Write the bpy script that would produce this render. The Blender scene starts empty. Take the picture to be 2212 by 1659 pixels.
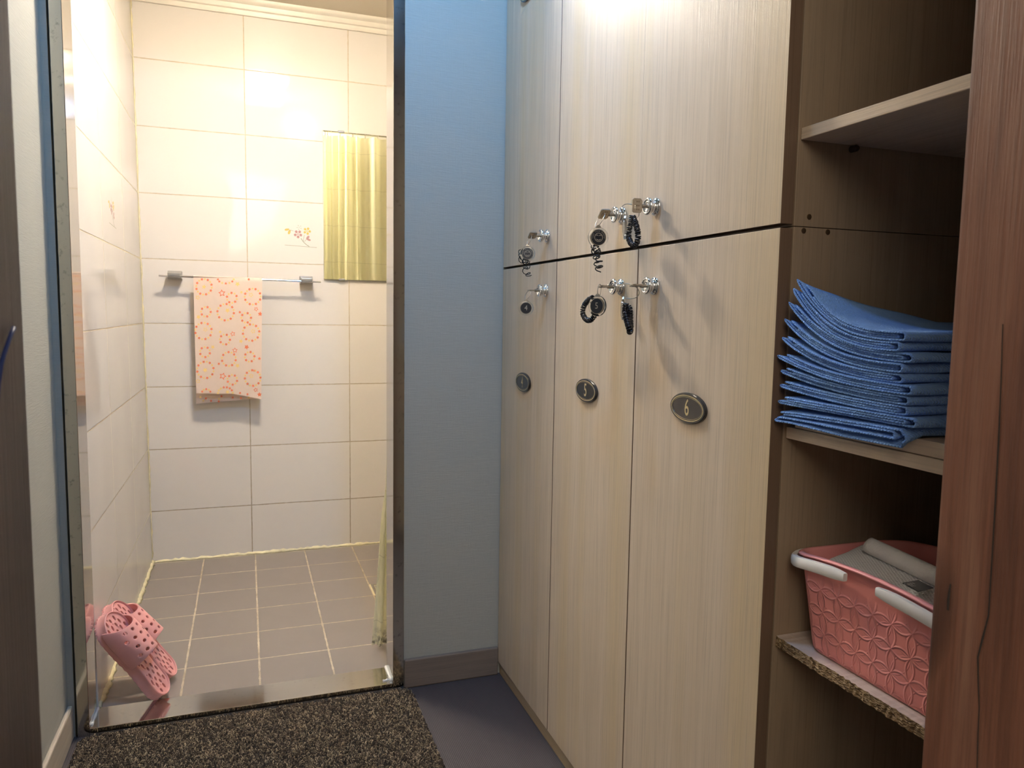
import bpy, bmesh, math, random
import numpy as np
from math import sin, cos, pi, sqrt
from mathutils import Vector, Matrix
from mathutils.geometry import delaunay_2d_cdt

random.seed(7); rng = np.random.default_rng(7)
SC = bpy.context.scene
COL = SC.collection

# ------------------------------------------------------------------ camera
F_PX = 1623.2
CAM = np.array([-0.0062, -3.2130, 1.0108])
R_ = np.array([0.94328632, -0.33160826, 0.01571274])
U_ = np.array([0.01646342, 0.09399871, 0.99543618])
F_ = np.array([0.33157183, 0.93872265, -0.09412711])
cam_d = bpy.data.cameras.new('camera'); cam = bpy.data.objects.new('camera', cam_d); COL.objects.link(cam)
cam_d.sensor_width = 36.0; cam_d.lens = F_PX / 2212 * 36.0; cam_d.clip_start = 0.02
cam.matrix_world = Matrix(((R_[0], U_[0], -F_[0], CAM[0]), (R_[1], U_[1], -F_[1], CAM[1]), (R_[2], U_[2], -F_[2], CAM[2]), (0, 0, 0, 1)))
cam_d.dof.use_dof = True; cam_d.dof.focus_distance = 1.45; cam_d.dof.aperture_fstop = 18
SC.camera = cam

# ------------------------------------------------------------------ world, lights, exposure
w = bpy.data.worlds.new('world'); SC.world = w; w.use_nodes = True
w.node_tree.nodes['Background'].inputs[0].default_value = (1.0, 0.86, 0.70, 1)
w.node_tree.nodes['Background'].inputs[1].default_value = 0.10
SC.view_settings.view_transform = 'Standard'
try: SC.view_settings.look = 'None'
except Exception: pass
SC.view_settings.gamma = 1.0; SC.view_settings.use_curve_mapping = False
SC.view_settings.exposure = 1.06

BATH_LAMP = 180.0          # emission of the bathroom lamp dome
BATH_COL = (1.0, 0.875, 0.71)

def area(name, loc, size, power, col, rot):
    l = bpy.data.lights.new(name, 'AREA'); l.shape = 'DISK'; l.size = size; l.energy = power; l.color = col
    o = bpy.data.objects.new(name, l); o.location = loc; o.rotation_euler = rot; COL.objects.link(o); return o
# cool lamp on the hall ceiling
hs_ = bpy.data.lights.new('hall_spot_light', 'SPOT'); hs_.energy = 25; hs_.color = (.20, .50, 1.0); hs_.spot_size = math.radians(155); hs_.spot_blend = 1.0; hs_.shadow_soft_size = .05
ho_ = bpy.data.objects.new('hall_spot_light', hs_); ho_.location = (.338, -2.085, 2.21); ho_.rotation_euler = Vector((.06, .66, -.74)).to_track_quat('-Z', 'Y').to_euler(); COL.objects.link(ho_)
# added warm fill light, falls in through the entrance doorway behind the camera
area('room_fill_light', (-.35, -4.4, 2.3), 1.7, 17.0, (1.0, 0.90, 0.78), (math.radians(58), 0, math.radians(-12)))

# ------------------------------------------------------------------ helpers
def at(u, v, axis, val):
    d = F_ + R_ * (u - 1106) / F_PX - U_ * (v - 829.5) / F_PX
    t = (val - CAM[axis]) / d[axis]
    return CAM + t * d

def link(o, parent=None):
    COL.objects.link(o)
    if parent is not None: o.parent = parent
    return o

def tag(o, label=None, cat=None, group=None, kind=None):
    if label: o['label'] = label
    if cat: o['category'] = cat
    if group: o['group'] = group
    if kind: o['kind'] = kind
    return o

def empty(name, loc, label=None, cat=None, group=None, kind=None):
    o = bpy.data.objects.new(name, None); o.location = loc; o.empty_display_size = 0.05
    link(o); return tag(o, label, cat, group, kind)

class MB:
    def __init__(s): s.v = []; s.f = []; s.m = []; s.cur = 0
    def add(s, vs, fs, m=None):
        b = len(s.v); s.v += [tuple(map(float, p)) for p in vs]
        s.f += [tuple(i + b for i in f) for f in fs]; s.m += [s.cur if m is None else m] * len(fs); return s
    def box(s, lo, hi, m=None):
        x0, y0, z0 = lo; x1, y1, z1 = hi
        vs = [(x0,y0,z0),(x1,y0,z0),(x1,y1,z0),(x0,y1,z0),(x0,y0,z1),(x1,y0,z1),(x1,y1,z1),(x0,y1,z1)]
        return s.add(vs, [(3,2,1,0),(4,5,6,7),(0,1,5,4),(1,2,6,5),(2,3,7,6),(3,0,4,7)], m)
    def lathe(s, prof, o, ax, n=28, m=None, cap=True):
        """prof: list of (distance along axis, radius)"""
        ax = np.array(ax, float); ax /= np.linalg.norm(ax); o = np.array(o, float)
        h = np.array([0,0,1.]) if abs(ax[2]) < .9 else np.array([1.,0,0])
        a = np.cross(ax, h); a /= np.linalg.norm(a); b = np.cross(ax, a)
        vs = []; fs = []
        for d, r in prof:
            for k in range(n):
                t = 2*pi*k/n; vs.append(o + ax*d + a*r*cos(t) + b*r*sin(t))
        for i in range(len(prof)-1):
            for k in range(n):
                k2 = (k+1) % n; fs.append((i*n+k, i*n+k2, (i+1)*n+k2, (i+1)*n+k))
        if cap: fs.append(tuple(range(n))[::-1]); fs.append(tuple((len(prof)-1)*n+k for k in range(n)))
        return s.add(vs, fs, m)
    def tube(s, pts, r, n=8, closed=False, m=None, flat=1.0):
        pts = [np.array(p, float) for p in pts]; N = len(pts); vs = []; fs = []
        ref = None
        for i, p in enumerate(pts):
            if closed: t = pts[(i+1) % N] - pts[i-1]
            else: t = pts[min(i+1, N-1)] - pts[max(i-1, 0)]
            t = t/(np.linalg.norm(t)+1e-12)
            if ref is None:
                h = np.array([0,0,1.]) if abs(t[2]) < .9 else np.array([1.,0,0]); ref = np.cross(t, h)
            ref = ref - t*(ref@t); ref /= np.linalg.norm(ref)+1e-12; b = np.cross(t, ref)
            rr = r[i] if hasattr(r, '__len__') else r
            for k in range(n):
                a = 2*pi*k/n; vs.append(p + ref*rr*cos(a) + b*rr*flat*sin(a))
        for i in range(N if closed else N-1):
            j = (i+1) % N
            for k in range(n):
                k2 = (k+1) % n; fs.append((i*n+k, i*n+k2, j*n+k2, j*n+k))
        if not closed: fs.append(tuple(range(n))[::-1]); fs.append(tuple((N-1)*n+k for k in range(n)))
        return s.add(vs, fs, m)
    def poly(s, pts, m=None): return s.add(pts, [tuple(range(len(pts)))], m)
    def prism(s, pts, off, m=None):
        n = len(pts); off = np.array(off, float); a = [np.array(p, float) for p in pts]; b = [p+off for p in a]
        fs = [tuple(range(n))[::-1], tuple(range(n, 2*n))] + [(i, (i+1)%n, (i+1)%n+n, i+n) for i in range(n)]
        return s.add(a+b, fs, m)
    def build(s, name, mats, parent=None, smooth=False, bevel=0, seg=2, origin=None, fix=True):
        me = bpy.data.meshes.new(name)
        vs = np.array(s.v)
        if origin is not None: vs = vs - np.array(origin)
        me.from_pydata(vs.tolist(), [], s.f)
        if not isinstance(mats, (list, tuple)): mats = [mats]
        for m in mats: me.materials.append(m)
        me.polygons.foreach_set('material_index', s.m)
        if fix:
            bm = bmesh.new(); bm.from_mesh(me); bmesh.ops.recalc_face_normals(bm, faces=bm.faces); bm.to_mesh(me); bm.free()
        if smooth:
            me.polygons.foreach_set('use_smooth', [True]*len(me.polygons))
            if smooth != 'all': me.set_sharp_from_angle(angle=math.radians(40))
        me.update()
        o = bpy.data.objects.new(name, me)
        if origin is not None:
            o.location = origin
            if parent is not None: o.location = Vector(origin) - parent.matrix_world.translation if False else Vector(origin)
        link(o, parent)
        if parent is not None:
            o.matrix_parent_inverse = world_of(parent).inverted()
        if bevel:
            b = o.modifiers.new('bevel', 'BEVEL'); b.width = bevel; b.segments = seg; b.limit_method = 'ANGLE'; b.angle_limit = math.radians(40)
        return o

def world_of(o):
    m = o.matrix_basis.copy(); m = Matrix.LocRotScale(o.location, o.rotation_euler, o.scale)
    if o.parent is not None: m = world_of(o.parent) @ o.matrix_parent_inverse @ m
    return m

def boxo(name, lo, hi, mat, parent=None, bevel=0, **k):
    return MB().box(lo, hi).build(name, mat, parent, bevel=bevel, **k)

def text_geo(s, size, sx, org, ex, ey, ez, depth, res=3, align='CENTER', off=0.0):
    cu = bpy.data.curves.new('t', 'FONT'); cu.body = s; cu.size = size; cu.align_x = align; cu.align_y = 'CENTER'; cu.extrude = 0; cu.offset = size*off; cu.resolution_u = res
    ob = bpy.data.objects.new('t', cu); me = bpy.data.meshes.new_from_object(ob)
    org, ex, ey, ez = (np.array(a, float) for a in (org, ex, ey, ez))
    vs = [org + ex*v.co.x*sx + ey*v.co.y + ez*depth for v in me.vertices]; fs = [tuple(p.vertices) for p in me.polygons]
    bpy.data.objects.remove(ob); bpy.data.curves.remove(cu); bpy.data.meshes.remove(me)
    return vs, fs

# ------------------------------------------------------------------ materials
def new_mat(name):
    m = bpy.data.materials.new(name); m.use_nodes = True; nt = m.node_tree
    return m, nt, nt.nodes['Principled BSDF']
def N(nt, t, **k):
    n = nt.nodes.new(t)
    for a, b in k.items():
        if a.startswith('i_'):
            n.inputs[a[2:].replace('_', ' ')].default_value = b
        else: setattr(n, a, b)
    return n
def math_n(nt, op, a, b=None, clamp=False):
    n = nt.nodes.new('ShaderNodeMath'); n.operation = op; n.use_clamp = clamp
    for i, x in enumerate((a, b)):
        if x is None: continue
        if hasattr(x, 'links'): nt.links.new(x, n.inputs[i])
        else: n.inputs[i].default_value = x
    return n.outputs[0]
def mix_c(nt, fac, a, b, mode='MIX'):
    n = nt.nodes.new('ShaderNodeMix'); n.data_type = 'RGBA'; n.blend_type = mode
    for sock, x in ((n.inputs[0], fac), (n.inputs[6], a), (n.inputs[7], b)):
        if hasattr(x, 'links'): nt.links.new(x, sock)
        elif isinstance(x, tuple): sock.default_value = (*x[:3], 1)
        else: sock.default_value = x
    return n.outputs[2]
def coord(nt, scale=(1,1,1), loc=(0,0,0), rot=(0,0,0)):
    tc = nt.nodes.new('ShaderNodeTexCoord'); mp = nt.nodes.new('ShaderNodeMapping')
    mp.inputs['Scale'].default_value = scale; mp.inputs['Location'].default_value = loc; mp.inputs['Rotation'].default_value = rot
    nt.links.new(tc.outputs['Object'], mp.inputs[0]); return mp.outputs[0]
def noise(nt, vec, scale, detail=3, rough=.5):
    n = N(nt, 'ShaderNodeTexNoise'); n.inputs['Scale'].default_value = scale; n.inputs['Detail'].default_value = detail; n.inputs['Roughness'].default_value = rough
    nt.links.new(vec, n.inputs['Vector']); return n.outputs['Fac']
def ramp(nt, fac, stops):
    r = nt.nodes.new('ShaderNodeValToRGB'); nt.links.new(fac, r.inputs[0]); e = r.color_ramp.elements
    while len(e) < len(stops): e.new(.5)
    for el, (p, c) in zip(e, stops):
        el.position = p; el.color = (*c, 1) if isinstance(c, tuple) else (c, c, c, 1)
    return r.outputs[0]
def bump(nt, bs, h, strength, dist, prev=None):
    b = nt.nodes.new('ShaderNodeBump'); b.inputs['Strength'].default_value = strength; b.inputs['Distance'].default_value = dist
    nt.links.new(h, b.inputs['Height'])
    if prev is not None: nt.links.new(prev, b.inputs['Normal'])
    nt.links.new(b.outputs[0], bs.inputs['Normal']); return b.outputs[0]
def set_in(bs, **k):
    for a, b in k.items():
        bs.inputs[a.replace('_', ' ')].default_value = b
def simple(name, col, rough=.5, metal=0, spec=.5, nscale=0, namt=.1, bumpd=0, coat=0):
    m, nt, bs = new_mat(name); set_in(bs, Roughness=rough, Metallic=metal); bs.inputs['Specular IOR Level'].default_value = spec
    bs.inputs['Base Color'].default_value = (*col, 1); bs.inputs['Coat Weight'].default_value = coat
    if nscale:
        f = noise(nt, coord(nt), nscale, 4)
        c = mix_c(nt, f, tuple(x*(1-namt) for x in col), tuple(min(1, x*(1+namt)) for x in col)); nt.links.new(c, bs.inputs['Base Color'])
        if bumpd: bump(nt, bs, f, 1.0, bumpd)
    return m

def tile_mat(name, ua, u0, su, va, v0, sv, lw, tile, tile2, grout, grout2, rough, wavy, nscale, namt, grime=None, line_soft=1.6):
    """rectangular tile grid laid out in object space: ua/va are axis indices"""
    m, nt, bs = new_mat(name)
    tc = nt.nodes.new('ShaderNodeTexCoord'); sp = nt.nodes.new('ShaderNodeSeparateXYZ'); nt.links.new(tc.outputs['Object'], sp.inputs[0])
    wob = noise(nt, tc.outputs['Object'], 60, 3)
    wob = math_n(nt, 'MULTIPLY', math_n(nt, 'SUBTRACT', wob, .5), lw*0.9)
    def line(ax, o, s):
        a = math_n(nt, 'DIVIDE', math_n(nt, 'SUBTRACT', sp.outputs[ax], o), s)
        cell = math_n(nt, 'FLOOR', math_n(nt, 'ADD', a, .5))
        d = math_n(nt, 'MULTIPLY', math_n(nt, 'ABSOLUTE', math_n(nt, 'SUBTRACT', a, cell)), s)
        return math_n(nt, 'ADD', d, wob), math_n(nt, 'FLOOR', a)
    d1, c1 = line(ua, u0, su); d2, c2 = line(va, v0, sv)
    d = math_n(nt, 'MINIMUM', d1, d2)
    mask = nt.nodes.new('ShaderNodeMapRange'); mask.inputs[1].default_value = lw*.5; mask.inputs[2].default_value = lw*.5*line_soft
    mask.inputs[3].default_value = 1; mask.inputs[4].default_value = 0; nt.links.new(d, mask.inputs[0])
    g = mask.outputs[0]
    cx = nt.nodes.new('ShaderNodeCombineXYZ'); nt.links.new(c1, cx.inputs[0]); nt.links.new(c2, cx.inputs[1])
    wn = nt.nodes.new('ShaderNodeTexWhiteNoise'); nt.links.new(cx.outputs[0], wn.inputs[0])
    n1 = noise(nt, tc.outputs['Object'], nscale, 6, .6)
    f = math_n(nt, 'ADD', math_n(nt, 'MULTIPLY', n1, namt), math_n(nt, 'MULTIPLY', wn.outputs[0], 1-namt), True)
    tcx = mix_c(nt, f, tile, tile2)
    gn = noise(nt, tc.outputs['Object'], 14, 4, .7)
    gc = mix_c(nt, ramp(nt, gn, [(.35, 0.0), (.65, 1.0)]), grout, grout2)
    if grime is not None:      # grout turns dark towards the floor (mould)
        mr = nt.nodes.new('ShaderNodeMapRange'); mr.inputs[1].default_value = 1.0; mr.inputs[2].default_value = .25; nt.links.new(sp.outputs[2], mr.inputs[0])
        gc = mix_c(nt, math_n(nt, 'MULTIPLY', mr.outputs[0], gn, True), gc, grime)
    col = mix_c(nt, g, tcx, gc); nt.links.new(col, bs.inputs['Base Color'])
    rr = math_n(nt, 'ADD', math_n(nt, 'MULTIPLY', g, .5), rough); nt.links.new(rr, bs.inputs['Roughness'])
    b1 = bump(nt, bs, math_n(nt, 'SUBTRACT', 1, g), .8, .0012)
    if wavy:
        wv = noise(nt, coord(nt, (1,1,1)), 3.0, 1)
        bump(nt, bs, wv, 1.0, wavy, b1)
    return m

FX0, FT, FY0 = 0.0114, 0.1964, -0.2112
WZ0, WT = 0.2061, 0.2475
TW = (.66,.615,.565); TW2 = (.685,.64,.59)
M = {}
M['tile_back'] = tile_mat('tile_back', 0, 0.0, .4, 2, WZ0, WT, .0028, TW, TW2, (.46,.37,.25), (.58,.50,.37), .045, .004, 3, .3, (.20,.16,.11))
M['tile_side'] = tile_mat('tile_side', 1, 0.0, .4, 2, WZ0, WT, .0028, TW, TW2, (.46,.37,.25), (.58,.50,.37), .045, .003, 3, .3, (.22,.17,.11))
M['tile_floor'] = tile_mat('tile_floor', 0, FX0, FT, 1, FY0, FT, .0042, (.235,.20,.175), (.275,.235,.205), (.62,.53,.40), (.40,.33,.24), .32, 0, 9, .85)
M['caulk'] = simple('caulk', (.74,.66,.42), .5, nscale=35, namt=.35, bumpd=.002)
M['white_caulk'] = simple('white_caulk', (.78,.76,.70), .5, nscale=60, namt=.2, bumpd=.002)
M['bath_ceiling'] = simple('bath_ceiling', (.60,.53,.42), .45)
M['crown'] = simple('crown', (.74,.69,.60), .35, nscale=20, namt=.08)
M['hall_ceiling'] = simple('hall_ceiling', (.55,.53,.48), .8)

def wallpaper():
    m, nt, bs = new_mat('wallpaper')
    a = noise(nt, coord(nt, (30, 30, 420)), 1.0, 4, .6); b = noise(nt, coord(nt, (400, 400, 30)), 1.0, 3, .6); c = noise(nt, coord(nt), 1.3, 3)
    h = math_n(nt, 'ADD', math_n(nt, 'MULTIPLY', a, .75), math_n(nt, 'MULTIPLY', b, .25))
    col = mix_c(nt, h, (.37,.36,.31), (.45,.44,.385)); col = mix_c(nt, math_n(nt, 'MULTIPLY', c, .25), col, (.33,.32,.27))
    nt.links.new(col, bs.inputs['Base Color']); set_in(bs, Roughness=.6)
    bump(nt, bs, h, .6, .0012); return m
M['wallpaper'] = wallpaper()

def laminate(name, c1, c2, c3, grain=(55, 55, 2.2), fine=(420, 420, 7), rough=.36, bd=.0006, axis=2, spec=.5):
    """wood print with the grain along AXIS"""
    m, nt, bs = new_mat(name)
    def sc(t):
        a, _, g = t; s = [a, a, a]; s[axis] = g; return tuple(s)
    g1 = noise(nt, coord(nt, sc(grain)), 1.0, 5, .62); g2 = noise(nt, coord(nt, sc(fine)), 1.0, 3, .55)
    band = noise(nt, coord(nt, sc((9, 9, .35))), 1.0, 3, .5)
    col = mix_c(nt, ramp(nt, g1, [(.3, 0.), (.72, 1.)]), c1, c2)
    col = mix_c(nt, math_n(nt, 'MULTIPLY', ramp(nt, band, [(.48, 0.), (.66, 1.)]), .75), col, c3)
    col = mix_c(nt, math_n(nt, 'MULTIPLY', ramp(nt, g2, [(.50, 0.), (.72, 1.)]), .42), col, tuple(x*.62 for x in c1))
    nt.links.new(col, bs.inputs['Base Color']); set_in(bs, Roughness=rough); bs.inputs['Specular IOR Level'].default_value = spec
    h = math_n(nt, 'ADD', math_n(nt, 'MULTIPLY', g2, .6), math_n(nt, 'MULTIPLY', g1, .4))
    bump(nt, bs, h, .8, bd); return m
M['locker'] = laminate('locker_laminate', (.61,.495,.365), (.70,.58,.445), (.63,.49,.29), rough=.42, bd=.0010, spec=.42)
M['carcass'] = laminate('carcass_laminate', (.27,.205,.14), (.335,.26,.185), (.32,.225,.14), rough=.5, grain=(50,50,1.5))
M['shaded_door_edge'] = laminate('shaded_door_edge', (.16,.10,.06), (.21,.14,.09), (.13,.08,.05), rough=.5)  # dark tone paints the unlit look of the door edges into their colour
M['shelf_wood'] = laminate('shelf_edge_wood', (.62,.49,.35), (.72,.59,.45), (.66,.52,.37), axis=1, grain=(90,90,4), rough=.45)
M['board_top'] = laminate('shelf_top_wood', (.50,.41,.34), (.60,.50,.43), (.55,.46,.38), axis=1, rough=.5)
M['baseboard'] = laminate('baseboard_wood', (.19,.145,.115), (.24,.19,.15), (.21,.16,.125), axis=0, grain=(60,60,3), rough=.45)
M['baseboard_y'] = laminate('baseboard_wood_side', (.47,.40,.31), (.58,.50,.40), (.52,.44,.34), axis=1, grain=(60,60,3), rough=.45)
M['plinth'] = laminate('plinth_wood', (.40,.32,.22), (.48,.39,.28), (.42,.33,.2), axis=1, rough=.5)

def old_wood(name, dark, mid, light, stripes=None):
    m, nt, bs = new_mat(name)
    v = coord(nt, (14, 14, .9)); d = noise(nt, coord(nt, (3, 3, 1.2)), 1.0, 3)
    vv = nt.nodes.new('ShaderNodeVectorMath'); vv.operation = 'ADD'; nt.links.new(v, vv.inputs[0])
    cx = nt.nodes.new('ShaderNodeCombineXYZ'); nt.links.new(math_n(nt, 'MULTIPLY', d, 2.2), cx.inputs[0]); nt.links.new(math_n(nt, 'MULTIPLY', d, 2.2), cx.inputs[1]); nt.links.new(cx.outputs[0], vv.inputs[1])
    g = noise(nt, vv.outputs[0], 1.6, 6, .6); g2 = noise(nt, coord(nt, (420, 420, 10)), 1.0, 5, .65)
    knot = noise(nt, coord(nt, (9, 9, 2.6)), 1.0, 2)
    col = ramp(nt, g, [(.30, dark), (.50, mid), (.72, light)])
    col = mix_c(nt, math_n(nt, 'MULTIPLY', ramp(nt, g2, [(.45, 0.), (.75, 1.)]), .5), col, dark)
    col = mix_c(nt, math_n(nt, 'MULTIPLY', ramp(nt, knot, [(.63, 0.), (.72, 1.)]), .8), col, tuple(x*.35 for x in dark))
    nt.links.new(col, bs.inputs['Base Color']); set_in(bs, Roughness=.42)
    bump(nt, bs, math_n(nt, 'ADD', g2, g), .7, .0012); return m
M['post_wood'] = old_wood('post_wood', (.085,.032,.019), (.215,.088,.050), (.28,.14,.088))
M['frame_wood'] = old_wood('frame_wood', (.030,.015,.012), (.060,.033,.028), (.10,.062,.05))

def steel(name, col, rough, spots=0.0):
    m, nt, bs = new_mat(name); set_in(bs, Metallic=1.0)
    f = noise(nt, coord(nt, (1,1,1)), 55, 5, .7); g = noise(nt, coord(nt), 6, 3)
    c = mix_c(nt, math_n(nt, 'MULTIPLY', ramp(nt, f, [(.58, 0.), (.70, 1.)]), spots), col, tuple(x*.42 for x in col)); nt.links.new(c, bs.inputs['Base Color'])
    r = math_n(nt, 'ADD', math_n(nt, 'MULTIPLY', g, .10), rough); nt.links.new(r, bs.inputs['Roughness']); return m
M['steel'] = steel('stainless_steel', (.62,.60,.56), .04, .25)
M['steel_face'] = steel('stainless_steel_face', (.52,.51,.47), .06, .7)
M['chrome'] = simple('chrome', (.80,.80,.80), .07, 1)
M['satin'] = simple('satin_nickel', (.50,.46,.40), .28, 1, nscale=80, namt=.1)
M['key_metal'] = simple('key_metal', (.42,.37,.30), .33, 1, nscale=300, namt=.2)
M['grey_metal'] = simple('grey_metal', (.42,.41,.39), .3, .85)
M['mirror'] = simple('mirror_silver', (.90,.92,.86), .012, 1)
M['mirror_edge'] = simple('mirror_edge', (.35,.42,.34), .3)
M['black'] = simple('black_plastic', (.012,.013,.018), .28)
M['coil'] = simple('black_coil', (.006,.006,.011), .22)
M['gap'] = simple('gap_shadow_board', (.03,.02,.014), .9)
M['plate'] = simple('plate_black', (.022,.020,.020), .22, coat=.5)
M['gold'] = simple('plate_gold', (.62,.50,.28), .38, .4)
M['label_grey'] = simple('label_grey', (.5,.5,.5), .6)
M['tan_ink'] = simple('tan_ink', (.40,.34,.25), .5)
m, nt, bs = new_mat('clear_acrylic'); set_in(bs, Roughness=.04, IOR=1.49); bs.inputs['Transmission Weight'].default_value = 1.0; bs.inputs['Base Color'].default_value = (.95,.93,.88,1); M['acrylic'] = m
m, nt, bs = new_mat('rubber_pink'); set_in(bs, Roughness=.48)
c = mix_c(nt, noise(nt, coord(nt), 25, 4), (.72,.32,.29), (.80,.40,.36)); nt.links.new(c, bs.inputs['Base Color']); bs.inputs['Subsurface Weight'].default_value = .08; bs.inputs['Subsurface Scale'].default_value = .01
M['slipper'] = m
M['white_plastic'] = simple('white_plastic', (.82,.80,.76), .32)
M['pin'] = simple('shelf_pin_brown', (.035,.018,.012), .4)
M['screw'] = simple('brown_screw', (.14,.09,.05), .4, .7)
M['blue_cord'] = simple('blue_cord', (.02,.04,.16), .5)

def emissive(name, col, s, spots=False):
    m, nt, bs = new_mat(name); bs.inputs['Base Color'].default_value = (.8,.8,.8,1)
    bs.inputs['Emission Color'].default_value = (*col, 1); bs.inputs['Emission Strength'].default_value = s; return m
M['bath_lamp'] = emissive('bath_lamp_glass', BATH_COL, BATH_LAMP)
nt = M['bath_lamp'].node_tree; ge = nt.nodes.new('ShaderNodeNewGeometry'); sp = nt.nodes.new('ShaderNodeSeparateXYZ'); nt.links.new(ge.outputs['Normal'], sp.inputs[0])
e_ = math_n(nt, 'MULTIPLY', math_n(nt, 'ADD', math_n(nt, 'MULTIPLY', math_n(nt, 'MULTIPLY', sp.outputs[2], sp.outputs[2]), 1.15), .07), BATH_LAMP); nt.links.new(e_, nt.nodes['Principled BSDF'].inputs['Emission Strength'])
M['hall_lamp'] = emissive('hall_lamp_glass', (.45,.70,1.0), 8.0)

# curtain: thin yellowish vinyl, lets light through
m, nt, bs = new_mat('curtain_vinyl'); set_in(bs, Roughness=.45)
tc = nt.nodes.new('ShaderNodeTexCoord'); sp = nt.nodes.new('ShaderNodeSeparateXYZ'); nt.links.new(tc.outputs['Object'], sp.inputs[0])
a = math_n(nt, 'DIVIDE', math_n(nt, 'ADD', sp.outputs[2], math_n(nt, 'MULTIPLY', noise(nt, coord(nt), 3, 2), .02)), .197)
cr = math_n(nt, 'ABSOLUTE', math_n(nt, 'SUBTRACT', math_n(nt, 'FRACT', a), .5))
cr = ramp(nt, cr, [(.0, 1.), (.010, 0.)])
base = mix_c(nt, math_n(nt, 'MULTIPLY', cr, .45), (.95,.93,.68), (.42,.40,.28))
dz = nt.nodes.new('ShaderNodeMapRange'); dz.inputs[1].default_value = .075; dz.inputs[2].default_value = .012; nt.links.new(sp.outputs[2], dz.inputs[0])
dirt = math_n(nt, 'MULTIPLY', dz.outputs[0], ramp(nt, noise(nt, coord(nt), 55, 5, .7), [(.45, 0.), (.58, 1.)]), True)
base = mix_c(nt, dirt, base, (.05,.045,.04))
tr = nt.nodes.new('ShaderNodeBsdfTranslucent'); ms = nt.nodes.new('ShaderNodeMixShader'); ms.inputs[0].default_value = .45
nt.links.new(base, bs.inputs['Base Color']); nt.links.new(base, tr.inputs[0])
tp = nt.nodes.new('ShaderNodeBsdfTransparent'); tp.inputs[0].default_value = (1, .97, .82, 1); ms2 = nt.nodes.new('ShaderNodeMixShader'); ms2.inputs[0].default_value = .16
nt.links.new(bs.outputs[0], ms.inputs[1]); nt.links.new(tr.outputs[0], ms.inputs[2])
nt.links.new(ms.outputs[0], ms2.inputs[1]); nt.links.new(tp.outputs[0], ms2.inputs[2])
nt.links.new(ms2.outputs[0], nt.nodes['Material Output'].inputs[0]); M['curtain'] = m

# thin cotton of the hanging towel
def cloth(name, c1, c2, wave, bd, scale=(1,1,1), trans=0):
    m, nt, bs = new_mat(name); set_in(bs, Roughness=.92); bs.inputs['Specular IOR Level'].default_value = .15
    n1 = noise(nt, coord(nt), 30, 4); c = mix_c(nt, n1, c1, c2); nt.links.new(c, bs.inputs['Base Color'])
    h = noise(nt, coord(nt, scale), wave, 2); bump(nt, bs, h, 1.0, bd)
    if trans:
        tr = nt.nodes.new('ShaderNodeBsdfTranslucent'); nt.links.new(c, tr.inputs[0]); ms = nt.nodes.new('ShaderNodeMixShader'); ms.inputs[0].default_value = trans
        nt.links.new(bs.outputs[0], ms.inputs[1]); nt.links.new(tr.outputs[0], ms.inputs[2]); nt.links.new(ms.outputs[0], nt.nodes['Material Output'].inputs[0])
    return m
M['thin_towel'] = cloth('thin_cotton', (.75,.60,.50), (.82,.67,.57), 500, .0006, trans=.2)
M['star_orange'] = simple('star_orange', (.78,.20,.09), .9)
M['star_yellow'] = simple('star_yellow', (.84,.60,.22), .9)

def terry(name, c1, c2):
    m, nt, bs = new_mat(name); set_in(bs, Roughness=.95); bs.inputs['Specular IOR Level'].default_value = .1
    bs.inputs['Sheen Weight'].default_value = .35; bs.inputs['Sheen Roughness'].default_value = .5; bs.inputs['Sheen Tint'].default_value = (*[min(1, x*2.2) for x in c2], 1)
    vo = N(nt, 'ShaderNodeTexVoronoi'); vo.inputs['Scale'].default_value = 430; nt.links.new(coord(nt), vo.inputs['Vector'])
    wv = N(nt, 'ShaderNodeTexWave'); wv.wave_type = 'BANDS'; wv.bands_direction = 'DIAGONAL'; wv.inputs['Scale'].default_value = 150; wv.inputs['Distortion'].default_value = 2.0
    nt.links.new(coord(nt), wv.inputs['Vector'])
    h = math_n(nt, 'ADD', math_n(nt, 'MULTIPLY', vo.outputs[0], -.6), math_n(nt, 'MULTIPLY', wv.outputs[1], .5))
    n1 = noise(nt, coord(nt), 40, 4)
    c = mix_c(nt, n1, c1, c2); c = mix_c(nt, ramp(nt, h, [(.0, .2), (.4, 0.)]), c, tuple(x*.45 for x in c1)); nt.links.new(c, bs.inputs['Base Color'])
    bump(nt, bs, h, 1.0, .0022); return m
M['blue_towel'] = terry('blue_terry', (.18,.37,.97), (.29,.52,1.0))

def waffle():
    m, nt, bs = new_mat('white_waffle'); set_in(bs, Roughness=.9); bs.inputs['Specular IOR Level'].default_value = .15
    hs = []
    for d in ('X', 'Y'):
        wv = N(nt, 'ShaderNodeTexWave'); wv.bands_direction = d; wv.inputs['Scale'].default_value = 95; nt.links.new(coord(nt, rot=(0, 0, .5)), wv.inputs['Vector']); hs.append(wv.outputs[1])
    h = math_n(nt, 'MAXIMUM', hs[0], hs[1]); c = mix_c(nt, h, (.66,.65,.63), (.90,.89,.87)); nt.links.new(c, bs.inputs['Base Color']); bump(nt, bs, h, .8, .0012); return m
M['white_towel'] = waffle()
M['white_plain'] = cloth('white_cloth', (.78,.76,.72), (.86,.84,.80), 300, .001)

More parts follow.
